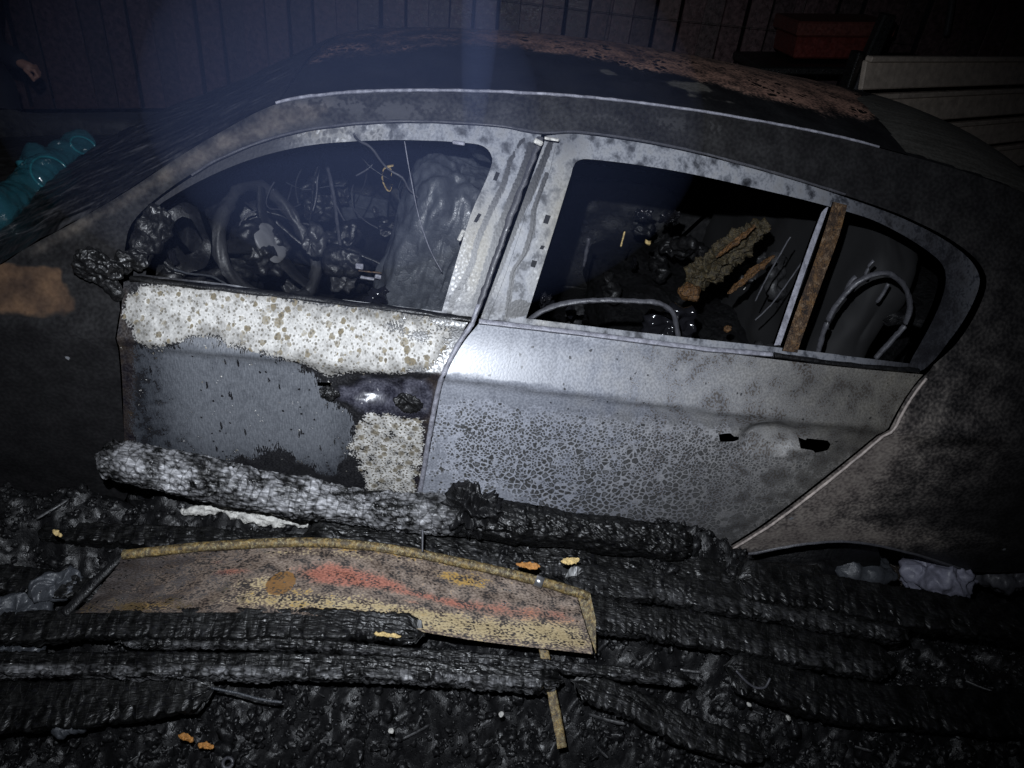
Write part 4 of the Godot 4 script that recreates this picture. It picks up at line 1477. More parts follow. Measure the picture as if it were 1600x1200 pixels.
	part("pillar_pressing", panel(curve2(rib2, 0.012), [], 0.02, on_side(0.0), r_frame, 0.012), m_frame, rear_door)
	var trim_gap := curve3(PackedVector3Array([Vector3(0, 0, 0), Vector3(0, 0, 0.001)]), 1.0)
	trim_gap.clear()
	for p in curve2(v2([1.559, 1.369, 1.536, 1.305, 1.5, 1.205, 1.463, 1.087, 1.426, 0.973, 1.422, 0.964, 1.391, 0.914, 1.359, 0.845, 1.338, 0.707, 1.321, 0.534, 1.304, 0.372]), 0.012, false):
		trim_gap.append(Vector3(p.x - 0.002, p.y, side(p.x, p.y) + 0.001))
	var lip := trim_gap.slice(trim_gap.size() * 37 / 100)
	part("door_edge", tube(lip, 0.0068, 8, -1.0, 1.0, 0.2), zinc, front_door)
	part("pillar_seal", tube(trim_gap.slice(0, trim_gap.size() * 40 / 100), 0.0085, 8, -1.0, 0.6, 0.5), cast, front_door)
	# slots punched in the pillar frames
	for q in [v2([1.454, 1.289, 1.464, 1.287, 1.457, 1.27, 1.448, 1.272]), v2([1.418, 1.2, 1.426, 1.198, 1.416, 1.18, 1.408, 1.182])]:
		part("clip_slot", panel(q, [], 0.02, on_side(-0.008), r_frame, 0.001), mats_black(), front_door)
	for q in [v2([1.584, 1.208, 1.597, 1.206, 1.591, 1.188, 1.579, 1.19]), v2([1.559, 1.109, 1.572, 1.107, 1.567, 1.093, 1.556, 1.095]), v2([1.579, 1.142, 1.588, 1.141, 1.584, 1.133, 1.575, 1.134])]:
		part("clip_slot", panel(q, [], 0.02, on_side(-0.008), r_frame, 0.001), mats_black(), rear_door)
	# rails along the bottom of both windows
	var b1 := PackedVector3Array()
	for p in curve2(v2([0.609, 1.008, 0.823, 1, 1.05, 0.991, 1.236, 0.982, 1.419, 0.971]), 0.03, false):
		b1.append(Vector3(p.x, p.y + 0.004, side(p.x, p.y) + 0.0))
	part("window_rail", tube(b1, 0.009, 8, -1.0, 0.7, 0.35), soot_rough, front_door)
	var b2 := PackedVector3Array()
	for p in curve2(v2([1.438, 0.969, 1.683, 0.957, 2.017, 0.937, 2.198, 0.932]), 0.03, false):
		b2.append(Vector3(p.x, p.y + 0.004, side(p.x, p.y) + 0.0))
	part("window_rail", tube(b2, 0.009, 8, -1.0, 0.7, 0.1), zinc, rear_door)
	var b3 := PackedVector3Array()
	for p in curve2(v2([2.207, 0.931, 2.366, 0.92, 2.613, 0.91]), 0.03, false):
		b3.append(Vector3(p.x, p.y + 0.003, side(p.x, p.y) - 0.002))
	part("window_rail", tube(b3, 0.008, 8, -1.0, 0.7, 0.4), soot_rough, rear_door)
	# rusty upright that divided the quarter glass
	var bar := v2([2.325, 1.282, 2.364, 1.277, 2.349, 1.208, 2.321, 1.121, 2.295, 1.033, 2.271, 0.94, 2.231, 0.942, 2.253, 1.031, 2.28, 1.119, 2.309, 1.22])
	var divider := part("divider_bar", panel(curve2(bar, 0.02), [], 0.02, on_side(-0.004), r_frame, 0.02), rust, rear_door)
	divider.set_meta("label", "rust brown upright bar in the rear side window")
	part("glass_channel", panel(curve2(v2([2.302, 1.253, 2.32, 1.268, 2.273, 1.118, 2.229, 0.948, 2.212, 0.947, 2.249, 1.088]), 0.02), [], 0.02, on_side(-0.018), r_frame, 0.01), zinc, divider)
	# melted remains of the outer mirror
	var mir := part("mirror_stump", lump(Vector3(0.055, 0.045, 0.022), 2.2, 70, 0.016, 24.0, 81, false, 0.008), soot_rough, car, turned(v3([0.552, 1.046, 0.84])[0], Vector3(0, 0, -15)))
	mir.set_meta("label", "charred lump where the door mirror melted")
	part("melted_trim", lump(Vector3(0.05, 0.03, 0.014), 2.2, 50, 0.012, 28.0, 82, false, 0.006), soot_rough, mir, turned(Vector3(0.06, 0.03, -0.02), Vector3(0, 0, 40)))
	part("melted_trim", lump(Vector3(0.04, 0.085, 0.02), 2.2, 60, 0.016, 22.0, 83, false, 0.008), soot_rough, mir, turned(Vector3(0.085, 0.09, -0.06), Vector3(0, 0, -20)))
	part("melted_trim", lump(Vector3(0.045, 0.022, 0.015), 2.0, 30, 0.008, 25.0, 84, false, 0.005), soot_rough, mir, turned(Vector3(0.03, -0.04, -0.006), Vector3(0, 0, -50)))
	var tri := PackedVector3Array(v3([0.67, 1.168, 0.74, 0.639, 1.089, 0.74, 0.601, 0.993, 0.74]))
	part("quarter_light_bar", tube(curve3(tri, 0.02), 0.006, 8, -1.0, 1.0, 0.2), seat_m, front_door)
	# melted handles
	part("melted_handle", lump(Vector3(0.033, 0.020, 0.012), 2.2, 24, 0.012, 40.0, 85, true, 0.006), soot_rough, front_door, turned(Vector3(hf[1].x, hf[1].y, side(hf[1].x, hf[1].y) + 0.012), Vector3(0, 0, -8)))
	part("melted_handle", lump(Vector3(0.022, 0.016, 0.008), 2.0, 20, 0.012, 45.0, 86, true, 0.006), soot_rough, front_door, turned(Vector3(hf[2].x + 0.012, hf[2].y - 0.022, side(hf[2].x, hf[2].y - 0.02) + 0.004), Vector3(0, 0, -8)))

	var qe := PackedVector3Array()
	for p in curve2(v2([2.636, 0.897, 2.566, 0.78, 2.418, 0.552, 2.245, 0.269]), 0.02, false):
		qe.append(Vector3(p.x + 0.003, p.y - 0.002, side(p.x, p.y) + 0.001))
	part("quarter_edge", tube(qe, 0.004, 8, -1.0, 1.0, 0.3), bare, car)
	var ae := PackedVector3Array()
	for p in curve2(v2([2.255, 0.264, 2.316, 0.262, 2.456, 0.322, 2.606, 0.346, 2.811, 0.304, 3.02, 0.232]), 0.02, false):
		ae.append(Vector3(p.x, p.y + 0.001, side(p.x, p.y) + 0.0))
	part("arch_lip", tube(ae, 0.006, 8, 0.004, 1.0, 0.3), cast, car)
	# roof, screens, bonnet
	var roof_y := func(p: Vector2) -> Vector3:
		var y := rail_at(p.x, rail)
		var zr := side(p.x, y)
		var k := clampf(p.y / zr, -1.0, 1.0)
		var crown := 0.05 + 0.07 * smoothstep(0.85, 0.3, p.x) + 0.03 * smoothstep(2.3, 2.8, p.x)
		var s := Vector3(p.x, y + crown * (1.0 - k * k), p.y)
		if p.x < 0.95:
			s.y += 0.004 * nz.get_noise_2d(p.x * 9.0, p.y * 45.0) * smoothstep(0.95, 0.8, p.x)
		return s
	var roof_out := func(x0: float, x1: float, inset: float) -> PackedVector2Array:
		var o := PackedVector2Array()
		var n := ceili((x1 - x0) / 0.02)
		for i in n + 1:
			var x := lerpf(x0, x1, float(i) / n)
			o.append(Vector2(x, side(x, rail_at(x, rail)) - inset))
		for i in n + 1:
			var x := lerpf(x1, x0, float(i) / n)
			o.append(Vector2(x, -side(x, rail_at(x, rail)) + inset))
		return o
	var up := Vector3.UP
	part("roof", panel(roof_out.call(0.93, 2.52, 0.006), [], 0.03, roof_y, r_roof, 0.03, up), m_roof, car)
	var ws := part("windscreen", panel(roof_out.call(0.2, 0.925, 0.006), [], 0.016, roof_y, r_roof, 0.012, up), m_roof, car)
	ws.set_meta("label", "sagged and crazed blackened windscreen")
	var low := func(p: Vector2) -> Vector3: return roof_y.call(p) - Vector3(0, 0.003, 0)
	part("rear_window", panel(roof_out.call(2.526, 3.28, 0.006), [], 0.04, low, r_roof, 0.02, up), m_roof, car)
	part("boot_lid", panel(roof_out.call(3.29, 3.9, 0.006), [], 0.05, roof_y, r_roof, 0.02, up), soot, car)
	var hood := v2([-0.85, 0.62, -0.4, 0.74, 0.0, 0.79, 0.19, 0.80, 0.19, -0.80, 0.0, -0.79, -0.4, -0.74, -0.85, -0.62])
	part("bonnet", panel(curve2(hood, 0.03), [], 0.04, func(p: Vector2): return Vector3(p.x, 0.955 - 0.13 * p.y * p.y - 0.10 * maxf(0.0, -p.x) * absf(p.x) - 0.03 * maxf(0.0, -p.x) + 0.003 * nz.get_noise_2d(p.x * 14.0, p.y * 14.0), p.y), Rect2(-1, -1, 2, 2), 0.02, up), soot, car)
	# bright strip in the roof gutter
	var gut := PackedVector3Array()
	for p in rail:
		if p.x > 0.915 and p.x < 2.45:
			gut.append(Vector3(p.x, p.y + 0.003, side(p.x, p.y) + 0.002))
	var strip := part("roof_moulding", tube(gut, 0.0055, 8, 0.004, 0.8, 0.3), zinc, car)
	strip.set_meta("label", "thin pale strip along the edge of the roof")
	var gut2 := PackedVector3Array()
	for p in curve2(v2([0.741, 1.228, 0.797, 1.264, 0.927, 1.319, 1.059, 1.352, 1.238, 1.375, 1.454, 1.382, 1.562, 1.375, 1.644, 1.384, 1.888, 1.37, 2.143, 1.335, 2.353, 1.298]), 0.03, false):
		gut2.append(Vector3(p.x, p.y + 0.004, side(p.x, p.y) + 0.001))
	part("door_seal", tube(gut2, 0.0035, 6, -1.0, 1.0, 0.4), cast, car)
	part("seal_clip", box(Vector3(0.035, 0.006, 0.012), 0.002), white_ash, car, turned(v3([1.582, 1.373, 0.615])[0], Vector3(0, 0, -3)))
	part("seal_clip", box(Vector3(0.022, 0.012, 0.01), 0.002), white_ash, car, turned(v3([1.55, 1.365, 0.625])[0], Vector3(0, 0, -20)))
	part("seal_clip", box(Vector3(0.03, 0.008, 0.01), 0.002), zinc, car, turned(v3([1.359, 1.343, 0.615])[0], Vector3(0, 0, -3)))
	part("seal_clip", box(Vector3(0.010, 0.03, 0.01), 0.002), white_ash, car, turned(v3([1.38, 1.142, 0.7])[0], Vector3(0, 0, -22)))
	# sill, inner door cards, floor, bulkheads
	part("sill", box(Vector3(1.8, 0.16, 0.1), 0.02), soot_rough, car, turned(Vector3(1.37, 0.27, 0.80), Vector3.ZERO))
	part("sill", box(Vector3(1.8, 0.16, 0.1), 0.02), soot_rough, car, turned(Vector3(1.37, 0.27, -0.80), Vector3.ZERO))
	part("floor_pan", box(Vector3(2.9, 0.05, 1.5), 0.02), soot_rough, car, turned(Vector3(1.45, 0.32, 0), Vector3.ZERO))
	part("bulkhead", box(Vector3(0.05, 0.65, 1.5), 0.02), soot_rough, car, turned(Vector3(0.28, 0.62, 0), Vector3(0, 0, 10)))
	part("bulkhead", box(Vector3(0.05, 0.7, 1.3), 0.02), soot_rough, car, turned(Vector3(2.95, 0.66, 0), Vector3.ZERO))
	for s: float in [1.0, -1.0]:
		part("door_card", lump(Vector3(0.42, 0.28, 0.02), 8.0, 40, 0.02, 9.0, 91 + int(s)), soot_rough, car, turned(Vector3(0.93, 0.62, 0.775 * s), Vector3.ZERO))
		part("door_card", lump(Vector3(0.46, 0.27, 0.02), 8.0, 40, 0.02, 9.0, 95 + int(s)), soot_rough, car, turned(Vector3(1.87, 0.60, 0.775 * s), Vector3.ZERO))
	part("parcel_shelf", lump(Vector3(0.3, 0.03, 0.62), 6.0, 30, 0.03, 7.0, 99), soot_rough, car, turned(Vector3(2.78, 0.96, 0), Vector3.ZERO))
	# far door card with pressed ribs
	var far_card := part("inner_door_panel", box(Vector3(0.26, 0.40, 0.02), 0.006), seat_m, car, turned(v3([0.906, 0.568, -0.6])[0], Vector3(0, -10, -3)))
	for k in 4:
		part("rib", box(Vector3(0.22, 0.012, 0.012), 0.004), seat_m, far_card, turned(Vector3(0, -0.15 + 0.1 * k, 0.014), Vector3.ZERO))
	# dashboard
	var dash := part("dashboard", lump(Vector3(0.20, 0.16, 0.70), 3.0, 60, 0.10, 5.0, 101, true, 0.02), soot_rough, car, turned(Vector3(0.50, 0.78, 0.0), Vector3(0, 0, -12)))
	var po := PackedVector2Array()
	var flat_pod := func(a: PackedVector3Array) -> PackedVector2Array:
		var o := PackedVector2Array()
		for p in a:
			o.append(Vector2(p.x, p.y))
		return o
	po = curve2(flat_pod.call(v3([0.533, 0.923, 0.6, 0.568, 1.026, 0.6, 0.608, 1.09, 0.6, 0.669, 1.125, 0.6, 0.708, 1.121, 0.6, 0.719, 1.057, 0.6, 0.723, 0.995, 0.6, 0.697, 0.947, 0.6, 0.647, 0.928, 0.6, 0.596, 0.9, 0.6])), 0.012)
	var ph := curve2(flat_pod.call(v3([0.636, 1.067, 0.6, 0.66, 1.087, 0.6, 0.684, 1.082, 0.6, 0.695, 1.051, 0.6, 0.708, 1.024, 0.6, 0.683, 0.997, 0.6, 0.653, 0.983, 0.6, 0.643, 1.006, 0.6])), 0.012)
	var pod_surf := func(p: Vector2) -> Vector3: return Vector3(p.x, p.y, 0.60 + 0.012 * nz.get_noise_2d(p.x * 14.0, p.y * 14.0))
	part("instrument_surround", panel(po, [ph], 0.012, pod_surf, Rect2(0, 0, 1, 1), 0.02), soot_rough, dash_holder(dash))
	part("glossy_strip", tube(curve3(v3([0.618, 1.082, 0.62, 0.62, 1.039, 0.62, 0.626, 0.995, 0.62, 0.637, 0.965, 0.62]), 0.01), 0.016, 10, 0.013, 0.6, 0.5), glossy_black(), car)
	part("vent_duct", tube(curve3(v3([0.57, 1, 0.6, 0.595, 0.966, 0.6, 0.619, 0.94, 0.6, 0.647, 0.924, 0.6]), 0.01), 0.014, 10, 0.010, 0.6, 0.5), soot_rough, car)
	# steering wheel
	var ring := PackedVector3Array()
	var c0 := v3([0.813, 0.944, 0.4])[0]
	var axis := Vector3(0.80, 0.50, 0.33).normalized()
	var ax_u := axis.cross(Vector3(0, 0, 1)).normalized()
	var ax_v := axis.cross(ax_u)
	for i in 49:
		var a := TAU * i / 48
		ring.append(c0 + (ax_u * cos(a) + ax_v * sin(a)) * (0.172 + 0.012 * sin(a * 3.0 + 1.0)) + axis * 0.014 * sin(a * 2.0 + 0.5))
	var wheel := part("steering_wheel", tube(ring, 0.017, 14, -1.0, 1.0, 0.5, axis), soot, car)
	var hub_b := Basis(ax_u, axis, ax_u.cross(axis))
	part("hub", lump(Vector3(0.085, 0.04, 0.07), 2.4, 44, 0.03, 16.0, 111), soot_rough, wheel, Transform3D(hub_b, c0 - axis * 0.02))
	part("airbag_plate", lump(Vector3(0.06, 0.008, 0.048), 2.6, 20, 0.006, 16.0, 112), plain(0.13, 0.13, 0.135, 0.45), wheel, Transform3D(hub_b, c0 + axis * 0.012))
	for k in 3:
		var a: float = [0.2, 2.4, 4.2][k]
		var d := (ax_u * cos(a) + ax_v * sin(a))
		part("spoke", tube(PackedVector3Array([c0 + d * 0.05, c0 + d * 0.12 - axis * 0.01, c0 + d * 0.175]), 0.022, 10, 0.014, 0.5, 0.5, axis), soot_rough, wheel)
	part("steering_column", tube(PackedVector3Array([c0 - axis * 0.02, c0 - axis * 0.3]), 0.045, 14, 0.06, 1.0, 0.3), soot_rough, car)
	part("column_shroud", lump(Vector3(0.10, 0.06, 0.07), 2.5, 26, 0.03, 14.0, 113, true), soot_rough, car, turned(c0 - axis * 0.14, Vector3(0, 0, 20)))
	# seats
	for s: float in [1.0, -1.0]:
		var seat := part("front_seat", lump(Vector3(0.27, 0.10, 0.25), 4.0, 40, 0.03, 6.0, 121 + int(s)), soot_rough, car, turned(Vector3(1.10, 0.60, 0.36 * s), Vector3(0, 0, 4)))
		var bk := part("backrest", lump(Vector3(0.12, 0.33, 0.25), 5.0, 110, 0.030, 12.0, 125 + int(s), false, 0.004, Vector3(1.0, 0.35, 1.0)), seat_m, seat, turned(Vector3(0.20, 0.30, 0.0), Vector3(0, 0, -20)))
		bk.name = "backrest"
		part("headrest", lump(Vector3(0.05, 0.09, 0.13), 3.0, 30, 0.02, 9.0, 128 + int(s), true), seat_m, seat, turned(Vector3(0.40, 0.72, 0.0), Vector3(0, 0, -16)))
	var bench := part("rear_bench", lump(Vector3(0.28, 0.10, 0.64), 5.0, 40, 0.05, 5.0, 131), soot_rough, car, turned(Vector3(2.18, 0.58, 0), Vector3.ZERO))
	part("backrest", lump(Vector3(0.10, 0.34, 0.62), 4.0, 50, 0.03, 5.0, 132), mats_black(), bench, turned(Vector3(0.36, 0.30, 0), Vector3(0, 0, -14)))
	# what is left of the rear upholstery
	var fo := part("seat_foam", lump(Vector3(0.15, 0.042, 0.035), 2.0, 80, 0.03, 17.0, 141, true, 0.02), foam_y, bench)
	fo.transform = Transform3D(Basis.from_euler(Vector3(0, 0, deg_to_rad(48))), v3([2.163, 1.022, 0.4])[0] - bench.position)
	fo.set_meta("label", "burnt olive yellow seat foam")
	for q in [[v3([2.075, 0.916, 0.44])[0], Vector3(0.028, 0.036, 0.03), 80.0, 142], [v3([2.235, 0.997, 0.46])[0], Vector3(0.085, 0.009, 0.02), 52.0, 143], [v3([2.164, 1.097, 0.46])[0], Vector3(0.07, 0.006, 0.015), 50.0, 144], [v3([2.199, 0.838, 0.5])[0], Vector3(0.014, 0.012, 0.01), 20.0, 145]]:
		var f := part("seat_foam", lump(q[1], 2.2, 40, 0.010, 30.0, q[3], false, 0.006), foam_o, bench)
		f.transform = Transform3D(Basis.from_euler(Vector3(0, 0, deg_to_rad(q[2]))), q[0] - bench.position)
		f.set_meta("label", "scorched orange seat foam")
	# seals, wires and rods hanging inside
	var wires := [[[0.92, 1.165, 0.2, 0.928, 1.133, 0.2, 0.911, 1.073, 0.2, 0.903, 1.001, 0.2, 0.892, 0.948, 0.2], 0.004, 0], [[0.935, 1.153, 0.15, 0.951, 1.081, 0.15, 0.962, 1.01, 0.15, 0.969, 0.925, 0.15, 0.978, 0.825, 0.15], 0.006, 1], [[0.952, 1.019, 0.15, 0.976, 0.969, 0.15, 0.992, 0.938, 0.15], 0.003, 1], [[1.233, 1.347, 0.66, 1.25, 1.258, 0.66, 1.272, 1.163, 0.66, 1.302, 1.08, 0.66, 1.334, 1.022, 0.66], 0.0012, 2], [[1.092, 0.93, 0.5, 1.2, 0.929, 0.5, 1.328, 0.943, 0.5], 0.0025, 3], [[1.001, 0.926, 0.45, 1.057, 0.96, 0.45, 1.121, 0.946, 0.45, 1.195, 0.912, 0.45, 1.27, 0.888, 0.45], 0.005, 0], [[0.984, 0.89, 0.42, 1.078, 0.873, 0.42, 1.173, 0.865, 0.42], 0.005, 2], [[1.001, 0.933, 0.35, 0.99, 0.901, 0.35, 1.027, 0.841, 0.35, 0.986, 0.793, 0.35], 0.006, 0], [[0.813, 0.978, 0.3, 0.884, 0.913, 0.3, 0.941, 0.886, 0.3], 0.006, 0]]
	for q in wires:
		part("hanging_wire", tube(curve3(v3(q[0]), 0.012), q[1], 7, -1.0, 1.0, 0.3), [soot_rough, cast, zinc, rust][q[2]], car)
	part("seat_switch_box", lump(Vector3(0.05, 0.035, 0.03), 6.0, 20, 0.012, 30.0, 151, true), soot_rough, car, turned(v3([1.038, 0.933, 0.45])[0], Vector3(0, 10, -5)))
	part("connector", box(Vector3(0.022, 0.016, 0.01), 0.003), zinc, car, turned(v3([1.095, 0.944, 0.5])[0], Vector3(0, 0, -4)))
	part("connector", box(Vector3(0.03, 0.012, 0.01), 0.003), zinc, car, turned(v3([1.153, 0.915, 0.5])[0], Vector3(0, 0, -10)))
	var hook := part("peeled_trim", tube(curve3(v3([1.144, 1.118, 0.1, 1.114, 1.103, 0.1, 1.109, 1.069, 0.1, 1.122, 1.037, 0.1, 1.134, 1.034, 0.1, 1.14, 1.055, 0.1]), 0.006), 0.011, 8, 0.004, 0.3, 0.5), pale_chip, car)
	hook.set_meta("label", "curl of pale yellow trim hanging inside the front window")
	part("peeled_trim", tube(curve3(v3([1.126, 1.11, 0.1, 1.138, 1.101, 0.1, 1.136, 1.082, 0.1]), 0.006), 0.006, 8, 0.003, 0.3, 0.5), pale_chip, car)
	for q in [[[1.567, 0.952, 0.76, 1.603, 0.983, 0.76, 1.657, 1.008, 0.76, 1.745, 1.024, 0.76, 1.843, 1.029, 0.76, 1.893, 1.028, 0.76, 1.932, 1.007, 0.76, 1.953, 0.966, 0.76, 1.967, 0.928, 0.76], 0.0085], [[2.364, 0.906, 0.74, 2.356, 0.989, 0.74, 2.367, 1.066, 0.74, 2.401, 1.127, 0.74, 2.459, 1.152, 0.74, 2.516, 1.124, 0.74, 2.555, 1.073, 0.74, 2.567, 1.017, 0.74, 2.552, 0.966, 0.74, 2.528, 0.904, 0.74], 0.0085], [[2.398, 1.076, 0.7, 2.401, 1.104, 0.7, 2.409, 1.12, 0.7], 0.007], [[2.432, 1.125, 0.7, 2.431, 1.152, 0.7, 2.438, 1.167, 0.7], 0.005], [[2.515, 1.099, 0.68, 2.512, 1.071, 0.68, 2.505, 1.043, 0.68], 0.006]]:
		part("window_seal", tube(curve3(v3(q[0]), 0.010), q[1], 10, -1.0, 0.8, 0.25), cast, car)
	for q in [[[1.785, 0.969, 0.2, 1.784, 0.906, 0.2, 1.783, 0.872, 0.2], 0.009, 0], [[1.897, 1.001, 0.2, 1.894, 0.95, 0.2], 0.004, 1], [[1.971, 0.972, 0.2, 1.988, 0.969, 0.2], 0.010, 1], [[2.274, 1.157, 0.55, 2.247, 1.04, 0.55, 2.234, 0.958, 0.55], 0.003, 0], [[2.337, 1.106, 0.55, 2.289, 0.963, 0.55, 2.252, 0.896, 0.55], 0.003, 0], [[2.259, 0.95, 0.4, 2.255, 0.923, 0.4], 0.004, 2], [[1.638, 1.175, 0.4, 1.613, 1.078, 0.4, 1.599, 1.037, 0.4], 0.008, 0]]:
		part("charred_rod", tube(curve3(v3(q[0]), 0.012), q[1], 8, -1.0, 0.7, 0.5), [cast, pale_chip, white_ash][q[2]], car)
	for q in [v3([2.046, 0.925, -0.2])[0], v3([2.146, 0.921, -0.2])[0], v3([1.631, 0.881, 0.5])[0]]:
		part("crumpled_trim", lump(Vector3(0.04, 0.012, 0.02), 2.0, 30, 0.025, 34.0, 160 + int(q.x * 50), true, 0.02), glossy_black(), car, turned(q, Vector3(20, 30, q.x * 90)))
	# tangle of wiring, springs and flakes of trim left in the cabin
	var rc2 := RandomNumberGenerator.new()
	rc2.seed = 4021
	for i in 34:
		var p := Vector3(rc2.randf_range(0.55, 1.35), rc2.randf_range(0.70, 1.12), rc2.randf_range(-0.35, 0.55))
		if i < 12:
			p = Vector3(rc2.randf_range(0.75, 1.3), 1.30, rc2.randf_range(-0.5, 0.3))
		var path := PackedVector3Array([p])
		var dir := Vector3(rc2.randf_range(-0.3, 0.3), -1.0 if i < 12 else rc2.randf_range(-0.6, 0.6), rc2.randf_range(-0.3, 0.3))
		for k in rc2.randi_range(4, 8):
			dir = (dir + Vector3(rc2.randf_range(-0.5, 0.5), rc2.randf_range(-0.4, 0.4), rc2.randf_range(-0.5, 0.5))).normalized()
			p += dir * rc2.randf_range(0.03, 0.07)
			path.append(p)
		part("hanging_wire", tube(curve3(path, 0.015), rc2.randf_range(0.0012, 0.0035), 7, -1.0, 1.0, 0.4), [cast, soot, seat_m, cast][mini(3, int(pow(rc2.randf(), 1.5) * 4.0))], car)
	for i in 46:
		var p := Vector3(rc2.randf_range(0.50, 1.32), rc2.randf_range(0.62, 1.0), rc2.randf_range(-0.55, 0.62))
		if i > 30:
			p = Vector3(rc2.randf_range(1.6, 2.5), rc2.randf_range(0.66, 0.95), rc2.randf_range(-0.4, 0.6))
		var s := rc2.randf_range(0.02, 0.075)
		part("burnt_trim", lump(Vector3(s, s * rc2.randf_range(0.05, 0.18), s * rc2.randf_range(0.3, 0.8)), rc2.randf_range(2.5, 6.0), 18, s * 0.45, 18.0, 900 + i, true), [soot, soot_rough, soot, soot_rough, glossy_black()][i % 5], car, turned(p, Vector3(rc2.randf() * 360, rc2.randf() * 360, rc2.randf() * 360)))
	# bare seat frame
	for s: float in [0.16, 0.56]:
		part("seat_frame", tube(curve3(PackedVector3Array([Vector3(1.12, 0.66, s), Vector3(1.25, 0.80, s), Vector3(1.36, 1.05, s), Vector3(1.44, 1.22, s)]), 0.02), 0.011, 8, -1.0, 1.0, 0.3), cast, car)
	for k in 7:
		var f := k / 6.0
		part("seat_spring", tube(curve3(PackedVector3Array([Vector3(1.20 + 0.2 * f, 0.76 + 0.42 * f, 0.57), Vector3(1.17 + 0.2 * f, 0.75 + 0.42 * f, 0.36), Vector3(1.20 + 0.2 * f, 0.76 + 0.42 * f, 0.15)]), 0.02), 0.004, 6, -1.0, 1.0, 0.3), cast, car)
	# rear wheel without its tyre, deep in the arch
	var wr := part("rear_wheel", tube(PackedVector3Array([Vector3(0, 0, -0.09), Vector3(0, 0, 0.07)]), 0.22, 40), soot_rough, car, turned(Vector3(2.62, 0.08, 0.70), Vector3.ZERO))
	part("hub", tube(PackedVector3Array([Vector3(0, 0, 0.06), Vector3(0, 0, 0.10)]), 0.07, 24), soot_rough, wr)
	part("arch_liner", lump(Vector3(0.36, 0.05, 0.16), 3.0, 24, 0.03, 6.0, 171), cast, car, turned(Vector3(2.55, 0.31, 0.60), Vector3(8, 0, 0)))

	# ------------------------------------------------------------ the heap along the car
	var hx := 560
	var hz := 190
	var mp := PackedVector3Array()
	var mi := PackedInt32Array()
	for j in hz + 1:
		for i in hx + 1:
			var x := -1.4 + 5.6 * i / hx
			var z := 0.62 + 1.9 * j / hz
			mp.append(Vector3(x, mound(x, z), z))
	for j in hz:
		for i in hx:
			var a := j * (hx + 1) + i
			mi.append_array([a, a + 1, a + hx + 1, a + 1, a + hx + 2, a + hx + 1])
	structure("charred_debris", build(mp, normals_of(mp, mi), PackedVector2Array(), mi), char_m, "stuff")
	# loose charcoal lying on it
	var rng := RandomNumberGenerator.new()
	rng.seed = 77
	for k in 5:
		var st := SurfaceTool.new()
		st.begin(Mesh.PRIMITIVE_TRIANGLES)
		st.set_smooth_group(-1)
		var hull := lump(Vector3(1.0, [0.5, 0.7, 0.35, 0.6, 0.8][k], [0.7, 0.5, 0.8, 0.45, 0.9][k]), [3.0, 4.0, 5.0, 3.0, 2.5][k], 5, 0.7, 1.6, 300 + k)
		st.append_from(hull, 0, Transform3D.IDENTITY)
		st.deindex()
		st.generate_normals()
		var mm := MultiMesh.new()
		mm.transform_format = MultiMesh.TRANSFORM_3D
		mm.mesh = st.commit()
		mm.instance_count = 3400
		for i in mm.instance_count:
			var x := rng.randf_range(-0.6, 3.6)
			var z := 0.92 + 0.85 * rng.randf()
			var s := 0.003 + 0.010 * pow(rng.randf(), 2.5)
			if z > 1.36:
				s *= 1.25
			var b := Basis.from_euler(Vector3(rng.randf() * TAU, rng.randf() * TAU, rng.randf() * TAU)).scaled(Vector3.ONE * s)
			mm.set_instance_transform(i, Transform3D(b, Vector3(x, mound(x, z) + s * 0.3, z)))
		var node := MultiMeshInstance3D.new()
		node.name = numbered("charcoal_pieces")
		node.multimesh = mm
		node.material_override = char_m
		node.set_meta("kind", "stuff")
		add_child(node, true)

	# larger lumps, splinters and pale flecks of ash among it
	for kind in 3:
		var mm := MultiMesh.new()
		mm.transform_format = MultiMesh.TRANSFORM_3D
		if kind == 0:
			var st := SurfaceTool.new()
			st.begin(Mesh.PRIMITIVE_TRIANGLES)
			st.set_smooth_group(-1)
			st.append_from(lump(Vector3(1.0, 0.55, 0.75), 5.0, 8, 0.5, 1.8, 330), 0, Transform3D.IDENTITY)
			st.deindex()
			st.generate_normals()
			mm.mesh = st.commit()
		elif kind == 1:
			mm.mesh = timber(PackedVector3Array([Vector3(-1, 0, 0), Vector3(0, 0.06, 0.03), Vector3(1, 0, 0)]), 0.09, 0.06, 4.0, Vector3.UP, 331, 4.0, 0.02, 0.1, 0.0, 0.2, 0.0, -1.0, -1.0, 10)
		else:
			mm.mesh = lump(Vector3(1.0, 0.3, 0.7), 2.2, 6, 0.5, 1.5, 332)
		mm.instance_count = [420, 240, 150][kind]
		for i in mm.instance_count:
			var x := rng.randf_range(-0.5, 3.4)
			var z := rng.randf_range(0.95, 1.75)
			var s: float = [rng.randf_range(0.012, 0.026), rng.randf_range(0.015, 0.05), rng.randf_range(0.0015, 0.0045)][kind]
			var tilt := 0.5 if kind == 1 else TAU
			var b := Basis.from_euler(Vector3(0.6 + rng.randf() * tilt, (rng.randf() - 0.5) * 2.2, rng.randf() * tilt)).scaled(Vector3.ONE * s)
			mm.set_instance_transform(i, Transform3D(b, Vector3(x, mound(x, z) + s * (0.2 if kind != 1 else 0.06) + (0.004 if kind == 2 else 0.0), z)))
		var node := MultiMeshInstance3D.new()
		node.name = numbered(["charcoal_lumps", "burnt_splinters", "ash_flecks"][kind])
		node.multimesh = mm
		node.material_override = [char_m, soot, cast][kind]
		node.set_meta("kind", "stuff")
		add_child(node, true)

	var slope := Vector3(0, 0.8, 0.6)
	var flat_up := Vector3(0, 0.95, 0.32)
	var heap := "charred timbers heaped along the car"
